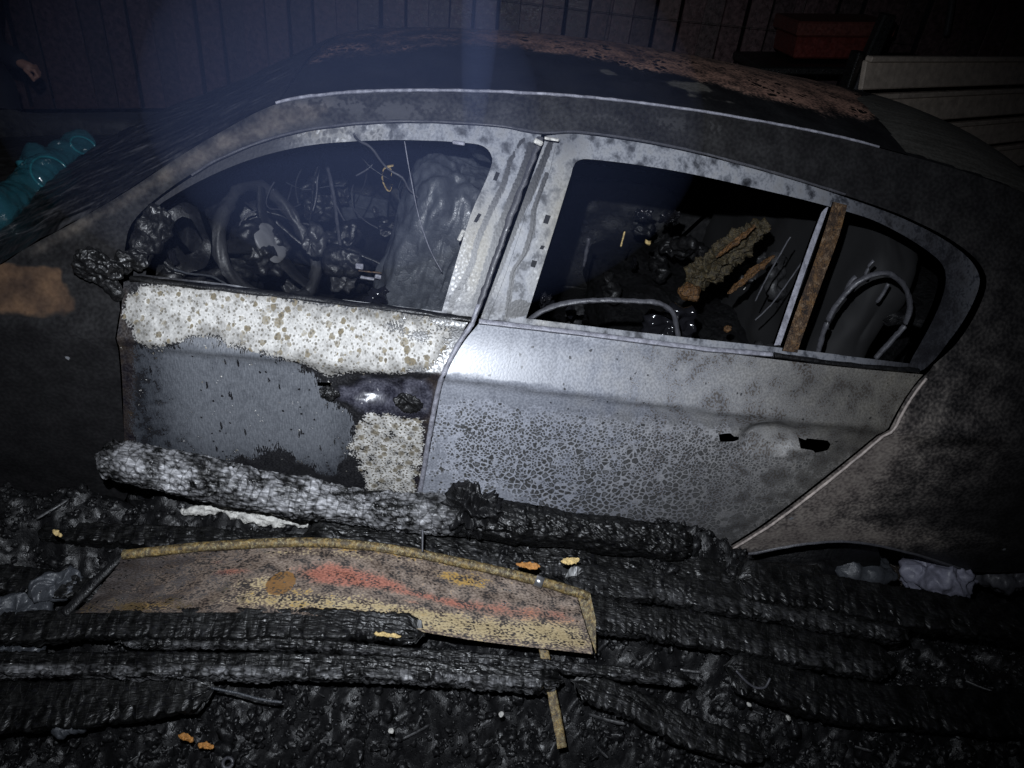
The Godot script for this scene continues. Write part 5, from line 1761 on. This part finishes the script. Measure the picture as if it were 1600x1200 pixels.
	var big_log := thing("charred_log", "thick round charred log with grey ash sheen leaning along the bottom of the doors", "log", Vector3.ZERO, heap)
	part("trunk", timber(v3([0.518, 0.603, 0.985, 0.636, 0.579, 0.985, 0.819, 0.536, 0.985, 1.01, 0.5, 0.985, 1.225, 0.473, 0.985, 1.454, 0.465, 0.985, 1.745, 0.434, 0.985, 2.083, 0.404, 0.985]), 0.050, 0.050, 2.2, Vector3(0, 0.9, 0.5), 501, 30.0, 0.007, 0.004, 0.62, 0.05, 0.0, 0.05, 0.85, 96), char_v, big_log)
	part("knot", lump(Vector3(0.065, 0.055, 0.045), 2.0, 36, 0.04, 22.0, 503, true, 0.015), char_m, big_log, turned(v3([1.457, 0.498, 0.99])[0], Vector3(0, 0, -15)))
	var list := [
		["charred_beam", "black charred beam under the big log, its right end ribbed by deep cross cracks", [1.011, 0.396, 1.02, 1.314, 0.37, 1.02, 1.613, 0.336, 1.02, 1.938, 0.326, 1.02, 2.483, 0.307, 1.02], 0.040, 0.036, 5.7, 511, 45.0, 0.0066, 0.05, 26.0],
		["charred_board", "short black board lying beside the ash-white scrap above the rusty sheet", [0.336, 0.36, 1.02, 0.53, 0.36, 1.02, 0.775, 0.361, 1.02, 1.058, 0.351, 1.02], 0.026, 0.022, 6.6, 512, 45.0, 0.0048, 0.0, 30.0],
		["charred_plank", "charred plank running right from the rusty sheet, nearest to the rear wheel arch", [1.704, 0.391, 1.118, 1.924, 0.385, 1.127, 2.182, 0.37, 1.146, 2.633, 0.338, 1.189], 0.040, 0.020, 9.0, 513, 51.0, 0.0048, 0.05, 34.0],
		["charred_plank", "charred plank beside the right end of the rusty sheet", [1.738, 0.345, 1.181, 1.922, 0.333, 1.196, 2.158, 0.317, 1.217, 2.584, 0.285, 1.26], 0.042, 0.020, 9.0, 514, 48.0, 0.0048, 0.05, 30.0],
		["charred_plank", "black tapering plank along the bottom edge of the rusty sheet", [0.262, 0.309, 1.288, 0.542, 0.322, 1.271, 0.804, 0.33, 1.26, 1.043, 0.336, 1.252, 1.258, 0.338, 1.249, 1.36, 0.332, 1.258], 0.034, 0.018, 7.6, 515, 51.0, 0.0048, 0.012, 30.0],
		["charred_batten", "narrow black batten with regular cross cracks crossing over the flat metal strap", [0.635, 0.3, 1.294, 1.003, 0.306, 1.286, 1.263, 0.301, 1.291, 1.655, 0.291, 1.305, 2.032, 0.277, 1.324], 0.012, 0.017, 7.6, 516, 60.0, 0.0037, 0.16, 34.0],
		["charred_plank", "long charred plank with a grey ribbed front face near the bottom of the heap", [0.276, 0.254, 1.341, 0.6, 0.261, 1.332, 0.965, 0.267, 1.323, 1.267, 0.271, 1.319, 1.515, 0.267, 1.324, 1.704, 0.264, 1.327], 0.026, 0.026, 8.5, 517, 45.0, 0.0056, 0.30, 24.0],
		["charred_board", "wide black board at the lower left below the long plank", [0.288, 0.181, 1.398, 0.51, 0.188, 1.389, 0.706, 0.202, 1.371, 0.877, 0.219, 1.349], 0.050, 0.016, 9.0, 518, 39.0, 0.0048, 0.0, 20.0],
		["charred_board", "black board sloping down right of the flat metal strap", [1.724, 0.247, 1.311, 1.877, 0.216, 1.352, 2.029, 0.18, 1.4, 2.221, 0.154, 1.435], 0.034, 0.016, 9.0, 519, 42.0, 0.0056, 0.04, 28.0],
		["charred_plank", "dark plank at the lower right, under the bent wire", [2.123, 0.268, 1.269, 2.388, 0.227, 1.324, 2.66, 0.218, 1.337, 2.992, 0.213, 1.343], 0.050, 0.020, 9.0, 520, 39.0, 0.0056, 0.008, 24.0],
		["charred_plank", "dark plank in the shadow below the rear wheel arch", [2.168, 0.404, 1.101, 2.43, 0.387, 1.124, 2.695, 0.369, 1.148, 3.053, 0.349, 1.175], 0.050, 0.020, 9.0, 521, 39.0, 0.0056, 0.008, 24.0],
		["charred_plank", "thin dark plank at the far left below the front wing", [0.214, 0.366, 1.179, 0.375, 0.366, 1.179, 0.513, 0.356, 1.191, 0.592, 0.345, 1.206], 0.030, 0.014, 9.0, 522, 42.0, 0.0048, 0.0, 24.0],
	]
	for q in list:
		solo(q[0], timber(v3(q[2]), q[3], q[4], q[5], q[11] if q.size() > 11 else flat_up, q[6], q[7], q[8], 0.005, q[9], 0.05, q[10], -1.0, -1.0, 84, q[10] > 0.0), char_v, q[1], q[0].split("_")[1], heap)

	# scorched sheet metal trough
	var trough := thing("scorched_sheet", "bent trough of scorched sheet metal with ochre and salmon rust", "metal sheet")
	var top := sheet_path(v3([0.619, 0.428, 1.143, 0.818, 0.446, 1.118, 1.049, 0.459, 1.101, 1.24, 0.457, 1.105, 1.435, 0.441, 1.126, 1.632, 0.42, 1.154, 1.76, 0.401, 1.179]), 60)
	var bot := sheet_path(v3([0.535, 0.339, 1.248, 0.799, 0.347, 1.238, 1.009, 0.351, 1.232, 1.195, 0.345, 1.24, 1.352, 0.334, 1.255, 1.51, 0.324, 1.269, 1.773, 0.313, 1.283]), 60)
	var sheet := func(p: Vector2) -> Vector3:
		var u := clampf(p.x / 1.3, 0.0, 1.0) * 59.999
		var v := p.y / 0.2
		var i := int(u)
		var f := u - i
		var a := bot[i].lerp(bot[i + 1], f)
		var b := top[i].lerp(top[i + 1], f)
		var s := a.lerp(b, v)
		s -= Vector3(0, 0.8, 0.6) * (0.022 * sin(PI * clampf(v, 0.0, 1.0)) - 0.010)
		return s + Vector3(0, 0.8, 0.6) * 0.006 * nz.get_noise_2d(p.x * 9.0, p.y * 16.0)
	var r_sheet := Rect2(0, 0, 1.3, 0.2)
	var m_sheet := painted(paint_sheet(r_sheet), 0.35)
	part("sheet", panel(curve2(v2([0, 0, 1.3, 0, 1.3, 0.2, 0, 0.2]), 0.014), [], 0.012, sheet, r_sheet, 0.004, slope), m_sheet, trough)
	var rim := PackedVector3Array()
	for p in top:
		rim.append(p + slope * 0.009)
	part("rolled_rim", tube(rim, 0.012, 14, 0.012, 1.0, 0.10), rust2, trough)
	var cl := v3([1.624, 0.43, 1.159, 1.643, 0.426, 1.165])
	part("clamp", tube(PackedVector3Array([cl[0], cl[1]]), 0.015, 14), plain(0.35, 0.35, 0.36, 0.3, 0.8), trough)
	var fl := v3([0.614, 0.427, 1.143, 0.566, 0.39, 1.193, 0.511, 0.343, 1.256])
	part("folded_edge", tube(curve3(fl, 0.01), 0.010, 8, 0.012, 0.5, 0.2, slope), soot_rough, trough)
	var e0 := v3([1.728, 0.417, 1.178, 1.764, 0.415, 1.18, 1.779, 0.376, 1.232, 1.779, 0.329, 1.294, 1.758, 0.362, 1.251])
	var eo := PackedVector2Array()
	for p in e0:
		eo.append(Vector2(p.x, p.z))
	var cap := func(p: Vector2) -> Vector3: return Vector3(p.x, 0.30 - 0.75 * (p.y - 1.2) + 0.10, p.y)
	part("end_cap", panel(eo, [], 0.01, cap, r_sheet, 0.012, up), rust2, trough)

	var strap := tube(curve3(v3([1.649, 0.313, 1.249, 1.661, 0.287, 1.284, 1.674, 0.252, 1.331, 1.691, 0.209, 1.388, 1.706, 0.169, 1.441]), 0.012), 0.012, 8, 0.012, 0.18, 0.1, slope)
	solo("metal_strap", strap, rust2, "flat rusty metal strap sticking out below the scorched sheet", "strap")
	# chips of unburnt wood and other small things on the heap
	var chips := [
		["wood_splinter", "orange wood splinter above the right end of the scorched sheet", v3([1.605, 0.451, 1.132])[0], 0.030, 0.008, -5.0, 0],
		["wood_splinter", "pale wood splinter at the foot of the charred log, right of the orange one", v3([1.714, 0.461, 1.118])[0], 0.024, 0.009, 12.0, 1],
		["wood_splinter", "thin yellow splinter on the plank below the scorched sheet", v3([1.27, 0.353, 1.282])[0], 0.034, 0.005, -4.0, 1],
		["wood_splinter", "small orange splinter at the bottom left", v3([0.824, 0.153, 1.436])[0], 0.018, 0.008, -14.0, 0],
		["wood_splinter", "broader orange splinter at the bottom left, right of the small one", v3([0.873, 0.144, 1.448])[0], 0.020, 0.007, -8.0, 0],
		["wood_splinter", "yellow splinter at the far left by the black board", v3([0.465, 0.475, 1.126])[0], 0.016, 0.005, -30.0, 1],
	]
	for q in chips:
		solo(q[0], lump(Vector3(q[3], 0.003, q[4]), 2.0, 24, 0.006, 70.0, int(q[3] * 9000)), [chip, pale_chip][q[6]], q[1], "splinter", "wood splinters on the heap", turned(q[2], Vector3(34, q[5], 0)))
	solo("nail", tube(v3([1.334, 0.519, 1.095, 1.338, 0.487, 1.137]), 0.003, 8, 0.0025), cast, "thin nail standing upright above the scorched sheet", "nail")
	var loop := curve3(v3([2.14, 0.295, 1.301, 2.163, 0.281, 1.319, 2.187, 0.272, 1.33, 2.212, 0.273, 1.329, 2.227, 0.286, 1.312]), 0.006)
	solo("bent_wire", tube(loop, 0.003, 8), cast, "thin wire bent into a hook on the dark planks at the right", "wire")
	solo("wire_offcut", tube(curve3(v3([0.87, 0.238, 1.363, 0.93, 0.232, 1.37, 0.991, 0.225, 1.38, 1.036, 0.223, 1.383]), 0.01), 0.003, 8, -1.0, 1.0, 0.3), seat_m, "straight grey wire lying below the long plank", "wire")
	var ringp := PackedVector3Array()
	var rc := v3([0.928, 0.123, 1.476])[0]
	for i in 25:
		ringp.append(rc + (Vector3.RIGHT * cos(TAU * i / 24) + Vector3(0, -0.6, 0.8) * sin(TAU * i / 24)) * 0.011)
	solo("metal_washer", tube(ringp, 0.004, 8, -1.0, 1.0, 0.0, slope), cast, "round metal washer at the bottom edge", "washer")
	var bits := [v3([1.295, 0.17, 1.414])[0], v3([1.557, 0.196, 1.378])[0], v3([2.277, 0.212, 1.371])[0], v3([2.181, 0.222, 1.344])[0], v3([1.486, 0.237, 1.337])[0]]
	var bit_at := ["left of the strap at the bottom", "nearest left of the strap", "on the dark planks at the right", "right of the sloping board", "just below the long plank"]
	for i in bits.size():
		solo("white_chip", lump(Vector3(0.007, 0.004, 0.006), 2.5, 10, 0.003, 90.0, 610 + i), white_ash, "tiny white chip " + bit_at[i], "chip", "white chips in the char", turned(bits[i], Vector3(30, 40.0 * i, 0)))
	var scrap := solo("ash_scrap", lump(Vector3(0.115, 0.020, 0.010), 3.0, 40, 0.014, 22.0, 620, true, 0.005), white_ash, "strip of white ash-covered scrap under the left half of the big log", "scrap", "", turned(v3([0.906, 0.409, 0.965])[0], Vector3(-20, 0, -6)))
	scrap.name = "ash_scrap"
	solo("ash_scrap", lump(Vector3(0.055, 0.012, 0.008), 3.0, 30, 0.010, 26.0, 621, true, 0.005), white_ash, "small pointed scrap of white ash left of the bigger one", "scrap", "", turned(v3([0.745, 0.417, 0.965])[0], Vector3(-20, 0, 10)))
	var bag := tiled(soot_tex, 3.0, 0.1, Color(2.6, 2.6, 2.8))
	solo("plastic_bag", lump(Vector3(0.085, 0.05, 0.06), 2.4, 40, 0.06, 9.0, 631, true), bag, "crumpled white plastic bag under the rear wheel arch", "bag", "", turned(v3([3.01, 0.155, 0.8])[0], Vector3(0, 20, -15)))
	solo("plastic_bag", lump(Vector3(0.09, 0.03, 0.06), 2.4, 36, 0.05, 9.0, 632, true), cast, "grey plastic bag at the right edge behind the rear wheel arch", "bag", "", turned(v3([3.285, 0.146, 0.78])[0], Vector3(0, -20, 10)))
	solo("plastic_sheet", lump(Vector3(0.13, 0.03, 0.05), 3.0, 30, 0.03, 7.0, 633, true), seat_m, "dull grey plastic sheet left of the white bag under the arch", "plastic sheet", "", turned(v3([2.788, 0.087, 0.74])[0], Vector3(-20, 0, -8)))
	# torn foil at the far left
	for q in [[v3([0.471, 0.366, 1.192])[0], 0.05, 641, "grey scrap of torn sheet at the left end of the scorched sheet"], [v3([0.398, 0.329, 1.242])[0], 0.06, 642, "creased grey scrap at the left edge of the heap"], [v3([0.403, 0.269, 1.295])[0], 0.05, 643, "brownish scrap at the left edge below the creased one"], [v3([0.563, 0.162, 1.424])[0], 0.022, 644, "small square grey scrap at the lower left"]]:
		solo("torn_scrap", lump(Vector3(q[1], 0.004, q[1] * 0.6), 5.0, 24, 0.02, 16.0, q[2], true), seat_m, q[3], "scrap", "torn scraps", turned(q[2 - 2], Vector3(36, 25, 0)))

	# ------------------------------------------------------------ bottles on the bonnet
	var pet := StandardMaterial3D.new()
	pet.albedo_color = Color(0.20, 0.44, 0.50, 0.22)
	pet.transparency = BaseMaterial3D.TRANSPARENCY_ALPHA
	pet.roughness = 0.10
	pet.metallic_specular = 1.0
	var bottle_text := ["flattened dark teal plastic bottle lying highest on the car beside the windscreen", "long ribbed teal plastic bottle nearest the left edge, its ring base towards the windscreen"]
	var ends := [[0.12, 1.05, -0.043, 0.054, 1.05, 0.193], [0.142, 1.04, 0.211, 0.171, 1.04, 0.646]]
	for i in 2:
		var e := v3(ends[i])
		var d := e[1] - e[0]
		var path := PackedVector3Array()
		var n := 64
		for k in n + 1:
			path.append(e[0] + d * k / n + Vector3(0, 0.008 * sin(k * 0.12 + i), 0))
		var t := thing("plastic_bottle", bottle_text[i], "bottle", Vector3.ZERO, "crushed plastic bottles")
		part("body", bottle(path, [0.050, 0.056][i], i), pet, t)
		part("cap", tube(PackedVector3Array([e[1] + d.normalized() * 0.005, e[1] + d.normalized() * 0.022]), 0.015, 16), plain(0.02, 0.12, 0.15, 0.35), t)
		var base_ring := PackedVector3Array()
		var bx := d.normalized().cross(Vector3.UP).normalized()
		var by := bx.cross(d.normalized())
		for k in 33:
			var a := TAU * k / 32
			base_ring.append(e[0] + d * 0.05 + (bx * cos(a) + by * sin(a) * [0.6, 0.95][i]) * [0.047, 0.054][i])
		part("base_ring", tube(base_ring, 0.0035, 8), plain(0.02, 0.16, 0.19, 0.15), t)

	# ------------------------------------------------------------ behind the car
	var fence := thing("board_fence", "tall dark brown board fence behind the car", "fence", Vector3(0, -0.15, -3.2))
	var wood_b := tiled(char_tex, 1.4, 0.2, Color(1.85, 1.55, 1.55))
	var bm := [box(Vector3(0.150, 2.3, 0.022), 0.004), box(Vector3(0.146, 2.3, 0.022), 0.004), box(Vector3(0.152, 2.26, 0.024), 0.004)]
	for i in 58:
		var x := -3.4 + 0.160 * i + 0.012 * sin(i * 4.7)
		part("board", bm[(i * 7) % 3], [wood, wood_b][(i * 5 + i / 3) % 2], fence, turned(Vector3(x, 1.17, 0.014 * sin(i * 2.3)), Vector3(0, sin(i * 3.1) * 1.5, sin(i * 1.7) * 0.6)))
	for y: float in [0.4, 1.9]:
		part("rail", box(Vector3(9.4, 0.08, 0.05), 0.005), wood, fence, turned(Vector3(1.2, y, -0.045), Vector3.ZERO))
	var net := thing("wire_mesh", "wire mesh stretched in front of the board fence", "wire mesh", Vector3(0, -0.15, -2.95))
	var wire_m := plain(0.10, 0.095, 0.09, 0.5, 0.6)
	for y: float in [1.26, 1.50]:
		part("line_wire", tube(PackedVector3Array([Vector3(0.6, y + 0.005, 0), Vector3(2.4, y - 0.012, 0.01), Vector3(4.4, y, 0)]), 0.002, 6), wire_m, net)
	for i in 2:
		part("stay_wire", tube(PackedVector3Array([Vector3(2.2 + 1.3 * i, 0.9, 0.003), Vector3(2.23 + 1.3 * i, 1.72, 0.003)]), 0.0018, 6), wire_m, net)
	var kerb := thing("stone_edging", "low pale stone edging at the foot of the fence on the left", "edging")
	var kp := v3([-2.746, -0.1, -4.705, -1.552, -0.1, -4.834])
	for i in 5:
		var a := kp[0].lerp(kp[1], i / 5.0 + 0.01)
		var b := kp[0].lerp(kp[1], (i + 1) / 5.0 - 0.01)
		var dirk := b - a
		part("stone", box(Vector3(dirk.length(), 0.14, 0.10), 0.012), [zinc, cast, zinc, cast, zinc][i], kerb, Transform3D(Basis(dirk.normalized(), Vector3.UP, dirk.normalized().cross(Vector3.UP)), (a + b) / 2 + Vector3(0, 0.0, 0)))
	# red box on a dark ledge
	var crate := thing("red_box", "low red box with a flat lid in front of the fence", "box")
	var rp := v3([3.345, 1.229, -2.5, 3.95, 1.316, -2.5, 3.289, 1.401, -2.5, 3.907, 1.423, -2.5])
	var red := tiled(soot_tex, 2.0, 0.05, Color(2.1, 0.98, 0.85))
	part("case", box(Vector3(0.56, 0.13, 0.4), 0.01), red, crate, turned(rp[0].lerp(rp[1], 0.5) + Vector3(0, 0.05, -0.2), Vector3(0, 0, 5)))
	part("lid", box(Vector3(0.62, 0.085, 0.46), 0.01), tiled(soot_tex, 2.0, 0.05, Color(2.1, 1.25, 1.1)), crate, turned(rp[0].lerp(rp[1], 0.5) + Vector3(0, 0.158, -0.2), Vector3(0, 0, 5)))
	solo("dark_table", box(Vector3(1.25, 0.05, 0.6), 0.01), soot_rough, "dark ledge under the red box", "ledge", "", turned(rp[0].lerp(rp[1], 0.5) + Vector3(0.1, -0.055, -0.15), Vector3(0, 0, 5)))
	for sx: float in [-0.45, 0.6]:
		solo("trestle", box(Vector3(0.08, 1.30, 0.5), 0.01), soot_rough, "dark support under the ledge, " + ("left one" if sx < 0 else "right one"), "support", "", turned(Vector3(rp[0].lerp(rp[1], 0.5).x + sx, 0.48, -2.65), Vector3.ZERO))
	var post := thing("metal_post", "short burnt post with a pale bracket right of the red box", "post")
	var pp := v3([3.515, 1.313, -1.9])[0]
	part("shaft", box(Vector3(0.075, 1.75, 0.075), 0.01), soot_rough, post, turned(Vector3(pp.x, 0.70, -1.95), Vector3(0, 0, -6)))
	part("bracket", box(Vector3(0.055, 0.16, 0.02), 0.004), cast, post, turned(v3([3.541, 1.256, -1.85])[0], Vector3(0, 0, -6)))
	part("bolt_head", tube(PackedVector3Array([Vector3.ZERO, Vector3(0, 0, 0.02)]), 0.012, 8), zinc, post, Transform3D(Basis.IDENTITY, v3([3.526, 1.264, -1.84])[0]))
	# slatted panel running away to the right
	var slat_m := tiled(soot_tex, 1.2, 0.08, Color(4.5, 4.2, 3.8))
	var slats := thing("slatted_fence", "grey brown slatted metal fence running off to the right", "fence")
	var dirs := Vector3(0.86, 0, -0.51)
	var sb := Basis(dirs, Vector3.UP, dirs.cross(Vector3.UP))
	for k in 7:
		var y := 1.27 - 0.20 * k
		part("slat", box(Vector3(3.6, 0.150, 0.03), 0.008), slat_m, slats, Transform3D(sb * Basis(Vector3.RIGHT, deg_to_rad(-12)), Vector3(3.50, y, -1.80) + dirs * 1.8))
		part("slat_lip", box(Vector3(3.6, 0.03, 0.045), 0.008), slat_m, slats, Transform3D(sb, Vector3(3.50, y + 0.085, -1.79) + dirs * 1.8))
	part("fence_post", box(Vector3(0.06, 1.55, 0.06), 0.006), soot_rough, slats, Transform3D(sb, Vector3(3.45, 0.61, -1.83)))
	solo("drain_pipe", tube(curve3(v3([4.477, 1.435, -2.8, 4.448, 1.566, -2.8, 4.38, 1.78, -2.8]), 0.05), 0.02, 12), cast, "thin grey pipe hanging on the fence above the slats", "pipe")
	# the person at the left edge
	var who := thing("person", "person in dark clothes standing beyond the bonnet with one hand showing", "person")
	var o := Vector3(-1.22, -0.15, -1.62)
	var hnd := v3([-0.853, 0.944, -1.5])[0]
	var elbow := Vector3(-1.10, 1.02, -1.62)
	var bones := [[Vector3(0, 0.98, 0), Vector3(0, 1.22, 0.02), 0.15, 0.165], [Vector3(0, 1.22, 0.02), Vector3(0, 1.44, 0), 0.165, 0.12], [Vector3(-0.19, 1.46, 0), Vector3(0.19, 1.46, 0), 0.075, 0.075], [Vector3(0, 1.45, 0), Vector3(0, 1.58, 0.02), 0.06, 0.055], [Vector3(-0.10, 0.96, 0), Vector3(-0.12, 0.50, 0.02), 0.10, 0.07], [Vector3(-0.12, 0.50, 0.02), Vector3(-0.13, 0.08, 0), 0.065, 0.05], [Vector3(0.10, 0.96, 0), Vector3(0.12, 0.50, 0.03), 0.10, 0.07], [Vector3(0.12, 0.50, 0.03), Vector3(0.13, 0.08, 0), 0.065, 0.05], [Vector3(-0.13, 0.05, 0), Vector3(-0.14, 0.04, 0.16), 0.05, 0.04], [Vector3(0.13, 0.05, 0), Vector3(0.15, 0.04, 0.16), 0.05, 0.04], [Vector3(-0.21, 1.45, 0), Vector3(-0.27, 1.14, 0.0), 0.06, 0.05], [Vector3(-0.27, 1.14, 0.0), Vector3(-0.25, 0.90, 0.06), 0.048, 0.04], [Vector3(0.20, 1.45, 0), elbow - o, 0.062, 0.055], [elbow - o, hnd - o + Vector3(-0.05, 0.03, -0.03), 0.055, 0.045]]
	part("body", flesh(bones, 0.02, 0.05), plain(0.010, 0.012, 0.022, 0.8), who, Transform3D(Basis.IDENTITY, o))
	var skin := plain(0.33, 0.18, 0.14, 0.55)
	part("head", flesh([[Vector3(0, 1.66, 0.02), Vector3(0, 1.74, 0.0), 0.075, 0.088], [Vector3(0, 1.60, 0.05), Vector3(0, 1.64, 0.05), 0.05, 0.06], [Vector3(0, 1.665, 0.10), Vector3(0, 1.68, 0.09), 0.012, 0.010], [Vector3(-0.085, 1.67, 0.01), Vector3(-0.085, 1.69, 0.0), 0.012, 0.014], [Vector3(0.085, 1.67, 0.01), Vector3(0.085, 1.69, 0.0), 0.012, 0.014]], 0.008, 0.02), skin, who, Transform3D(Basis.IDENTITY, o))
	part("hair", lump(Vector3(0.092, 0.07, 0.10), 2.2, 24, 0.01, 20.0, 701), plain(0.01, 0.01, 0.01, 0.7), who, turned(o + Vector3(0, 1.775, -0.015), Vector3(-12, 0, 0)))
	var hb := [[Vector3(-0.035, 0.03, -0.02), Vector3(0.005, 0.012, 0), 0.027, 0.030], [Vector3(0.0, 0.015, -0.012), Vector3(0.03, 0.0, -0.012), 0.024, 0.022]]
	for f in 4:
		var k0 := Vector3(0.036, 0.012 - 0.004 * f, -0.030 + 0.019 * f)
		var len: float = [0.036, 0.042, 0.040, 0.032][f]
		hb.append([Vector3(0.006, 0.006, -0.020 + 0.013 * f), k0, 0.011, 0.0105])
		hb.append([k0, k0 + Vector3(0.012, -len, 0.002), 0.0105, 0.009])
		hb.append([k0 + Vector3(0.012, -len, 0.002), k0 + Vector3(-0.012, -len * 1.45, 0.006), 0.009, 0.008])
	hb.append([Vector3(-0.01, 0.0, 0.025), Vector3(0.015, -0.028, 0.042), 0.013, 0.011])
	hb.append([Vector3(0.015, -0.028, 0.042), Vector3(0.022, -0.055, 0.036), 0.0105, 0.009])
	part("hand", flesh(hb, 0.0035, 0.007), skin, who, Transform3D(Basis.from_euler(Vector3(0, 0.3, 0)).scaled(Vector3.ONE * 0.82), hnd))

	# ------------------------------------------------------------ smoke
	var puffs := [[Vector3(1.15, 1.42, 0.75), Vector3(0.75, 0.45, 0.45), 0.07], [Vector3(1.12, 1.42, 0.75), Vector3(0.42, 0.34, 0.34), 0.15], [Vector3(1.392, 1.74, 0.60), Vector3(0.045, 0.42, 0.045), 1.5]]
	for q in puffs:
		var fv := FogVolume.new()
		fv.name = numbered("smoke")
		fv.shape = RenderingServer.FOG_VOLUME_SHAPE_ELLIPSOID
		fv.size = (q[1] as Vector3) * 2.0
		fv.position = q[0]
		var fm := FogMaterial.new()
		fm.density = q[2]
		fm.albedo = Color(0.62, 0.70, 0.95)
		fv.material = fm
		fv.set_meta("kind", "stuff")
		add_child(fv, true)

func mats_black() -> StandardMaterial3D:
	if not mats.has("black"):
		mats.black = plain(0.006, 0.006, 0.007, 0.8)
	return mats.black

func glossy_black() -> StandardMaterial3D:
	if not mats.has("glossy"):
		mats.glossy = plain(0.008, 0.008, 0.010, 0.14)
	return mats.glossy

func dash_holder(_d: Node) -> Node:
	return car

# thin crushed bottle with ribs
func bottle(path: PackedVector3Array, r: float, kind: int) -> ArrayMesh:
	var sides := 40
	var n := path.size()
	var pos := PackedVector3Array()
	var idx := PackedInt32Array()
	for i in n:
		var t := (path[mini(i + 1, n - 1)] - path[maxi(i - 1, 0)]).normalized()
		var s := t.cross(Vector3.UP).normalized()
		var u := s.cross(t)
		var f := float(i) / (n - 1)
		var k := 1.0
		var dent := 0.0
		if kind < 9:
			k = sqrt(clampf(f / 0.05, 0.0, 1.0)) * lerpf(1.0, 0.36, smoothstep(0.84, 0.97, f))
			k += [0.006, 0.030][kind] * sin(f * 80.0) * smoothstep(0.1, 0.2, f) * (1.0 - smoothstep(0.75, 0.85, f))
			dent = [0.5, 0.0][kind] * smoothstep(0.02, 0.3, f) * (1.0 - smoothstep(0.6, 0.85, f))
			if kind == 1:
				k *= 1.0 - 0.28 * exp(-pow((f - 0.46) / 0.05, 2.0))
		for q in sides + 1:
			var a := TAU * (q % sides) / sides
			var v := 0.98 + 0.12 * absf(nz.get_noise_3d(cos(a) * 1.3 + 20.0, sin(a) * 1.3 + kind * 5, f * 6.0)) + 0.03 * nz.get_noise_3d(cos(a) * 1.6 + kind * 7, sin(a) * 1.6, f * 7.0)
			var up_k := 1.0 - dent * (1.0 if sin(a) > 0 else 0.25) * (0.8 + 0.2 * cos(f * 25.0))
			pos.append(path[i] + (s * cos(a) + u * sin(a) * up_k) * r * k * (v if kind < 9 else 1.03))
	for i in n - 1:
		for q in sides:
			var a := i * (sides + 1) + q
			idx.append_array([a, a + sides + 1, a + 1, a + 1, a + sides + 1, a + sides + 2])
	return build(pos, normals_of(pos, idx), PackedVector2Array(), idx)
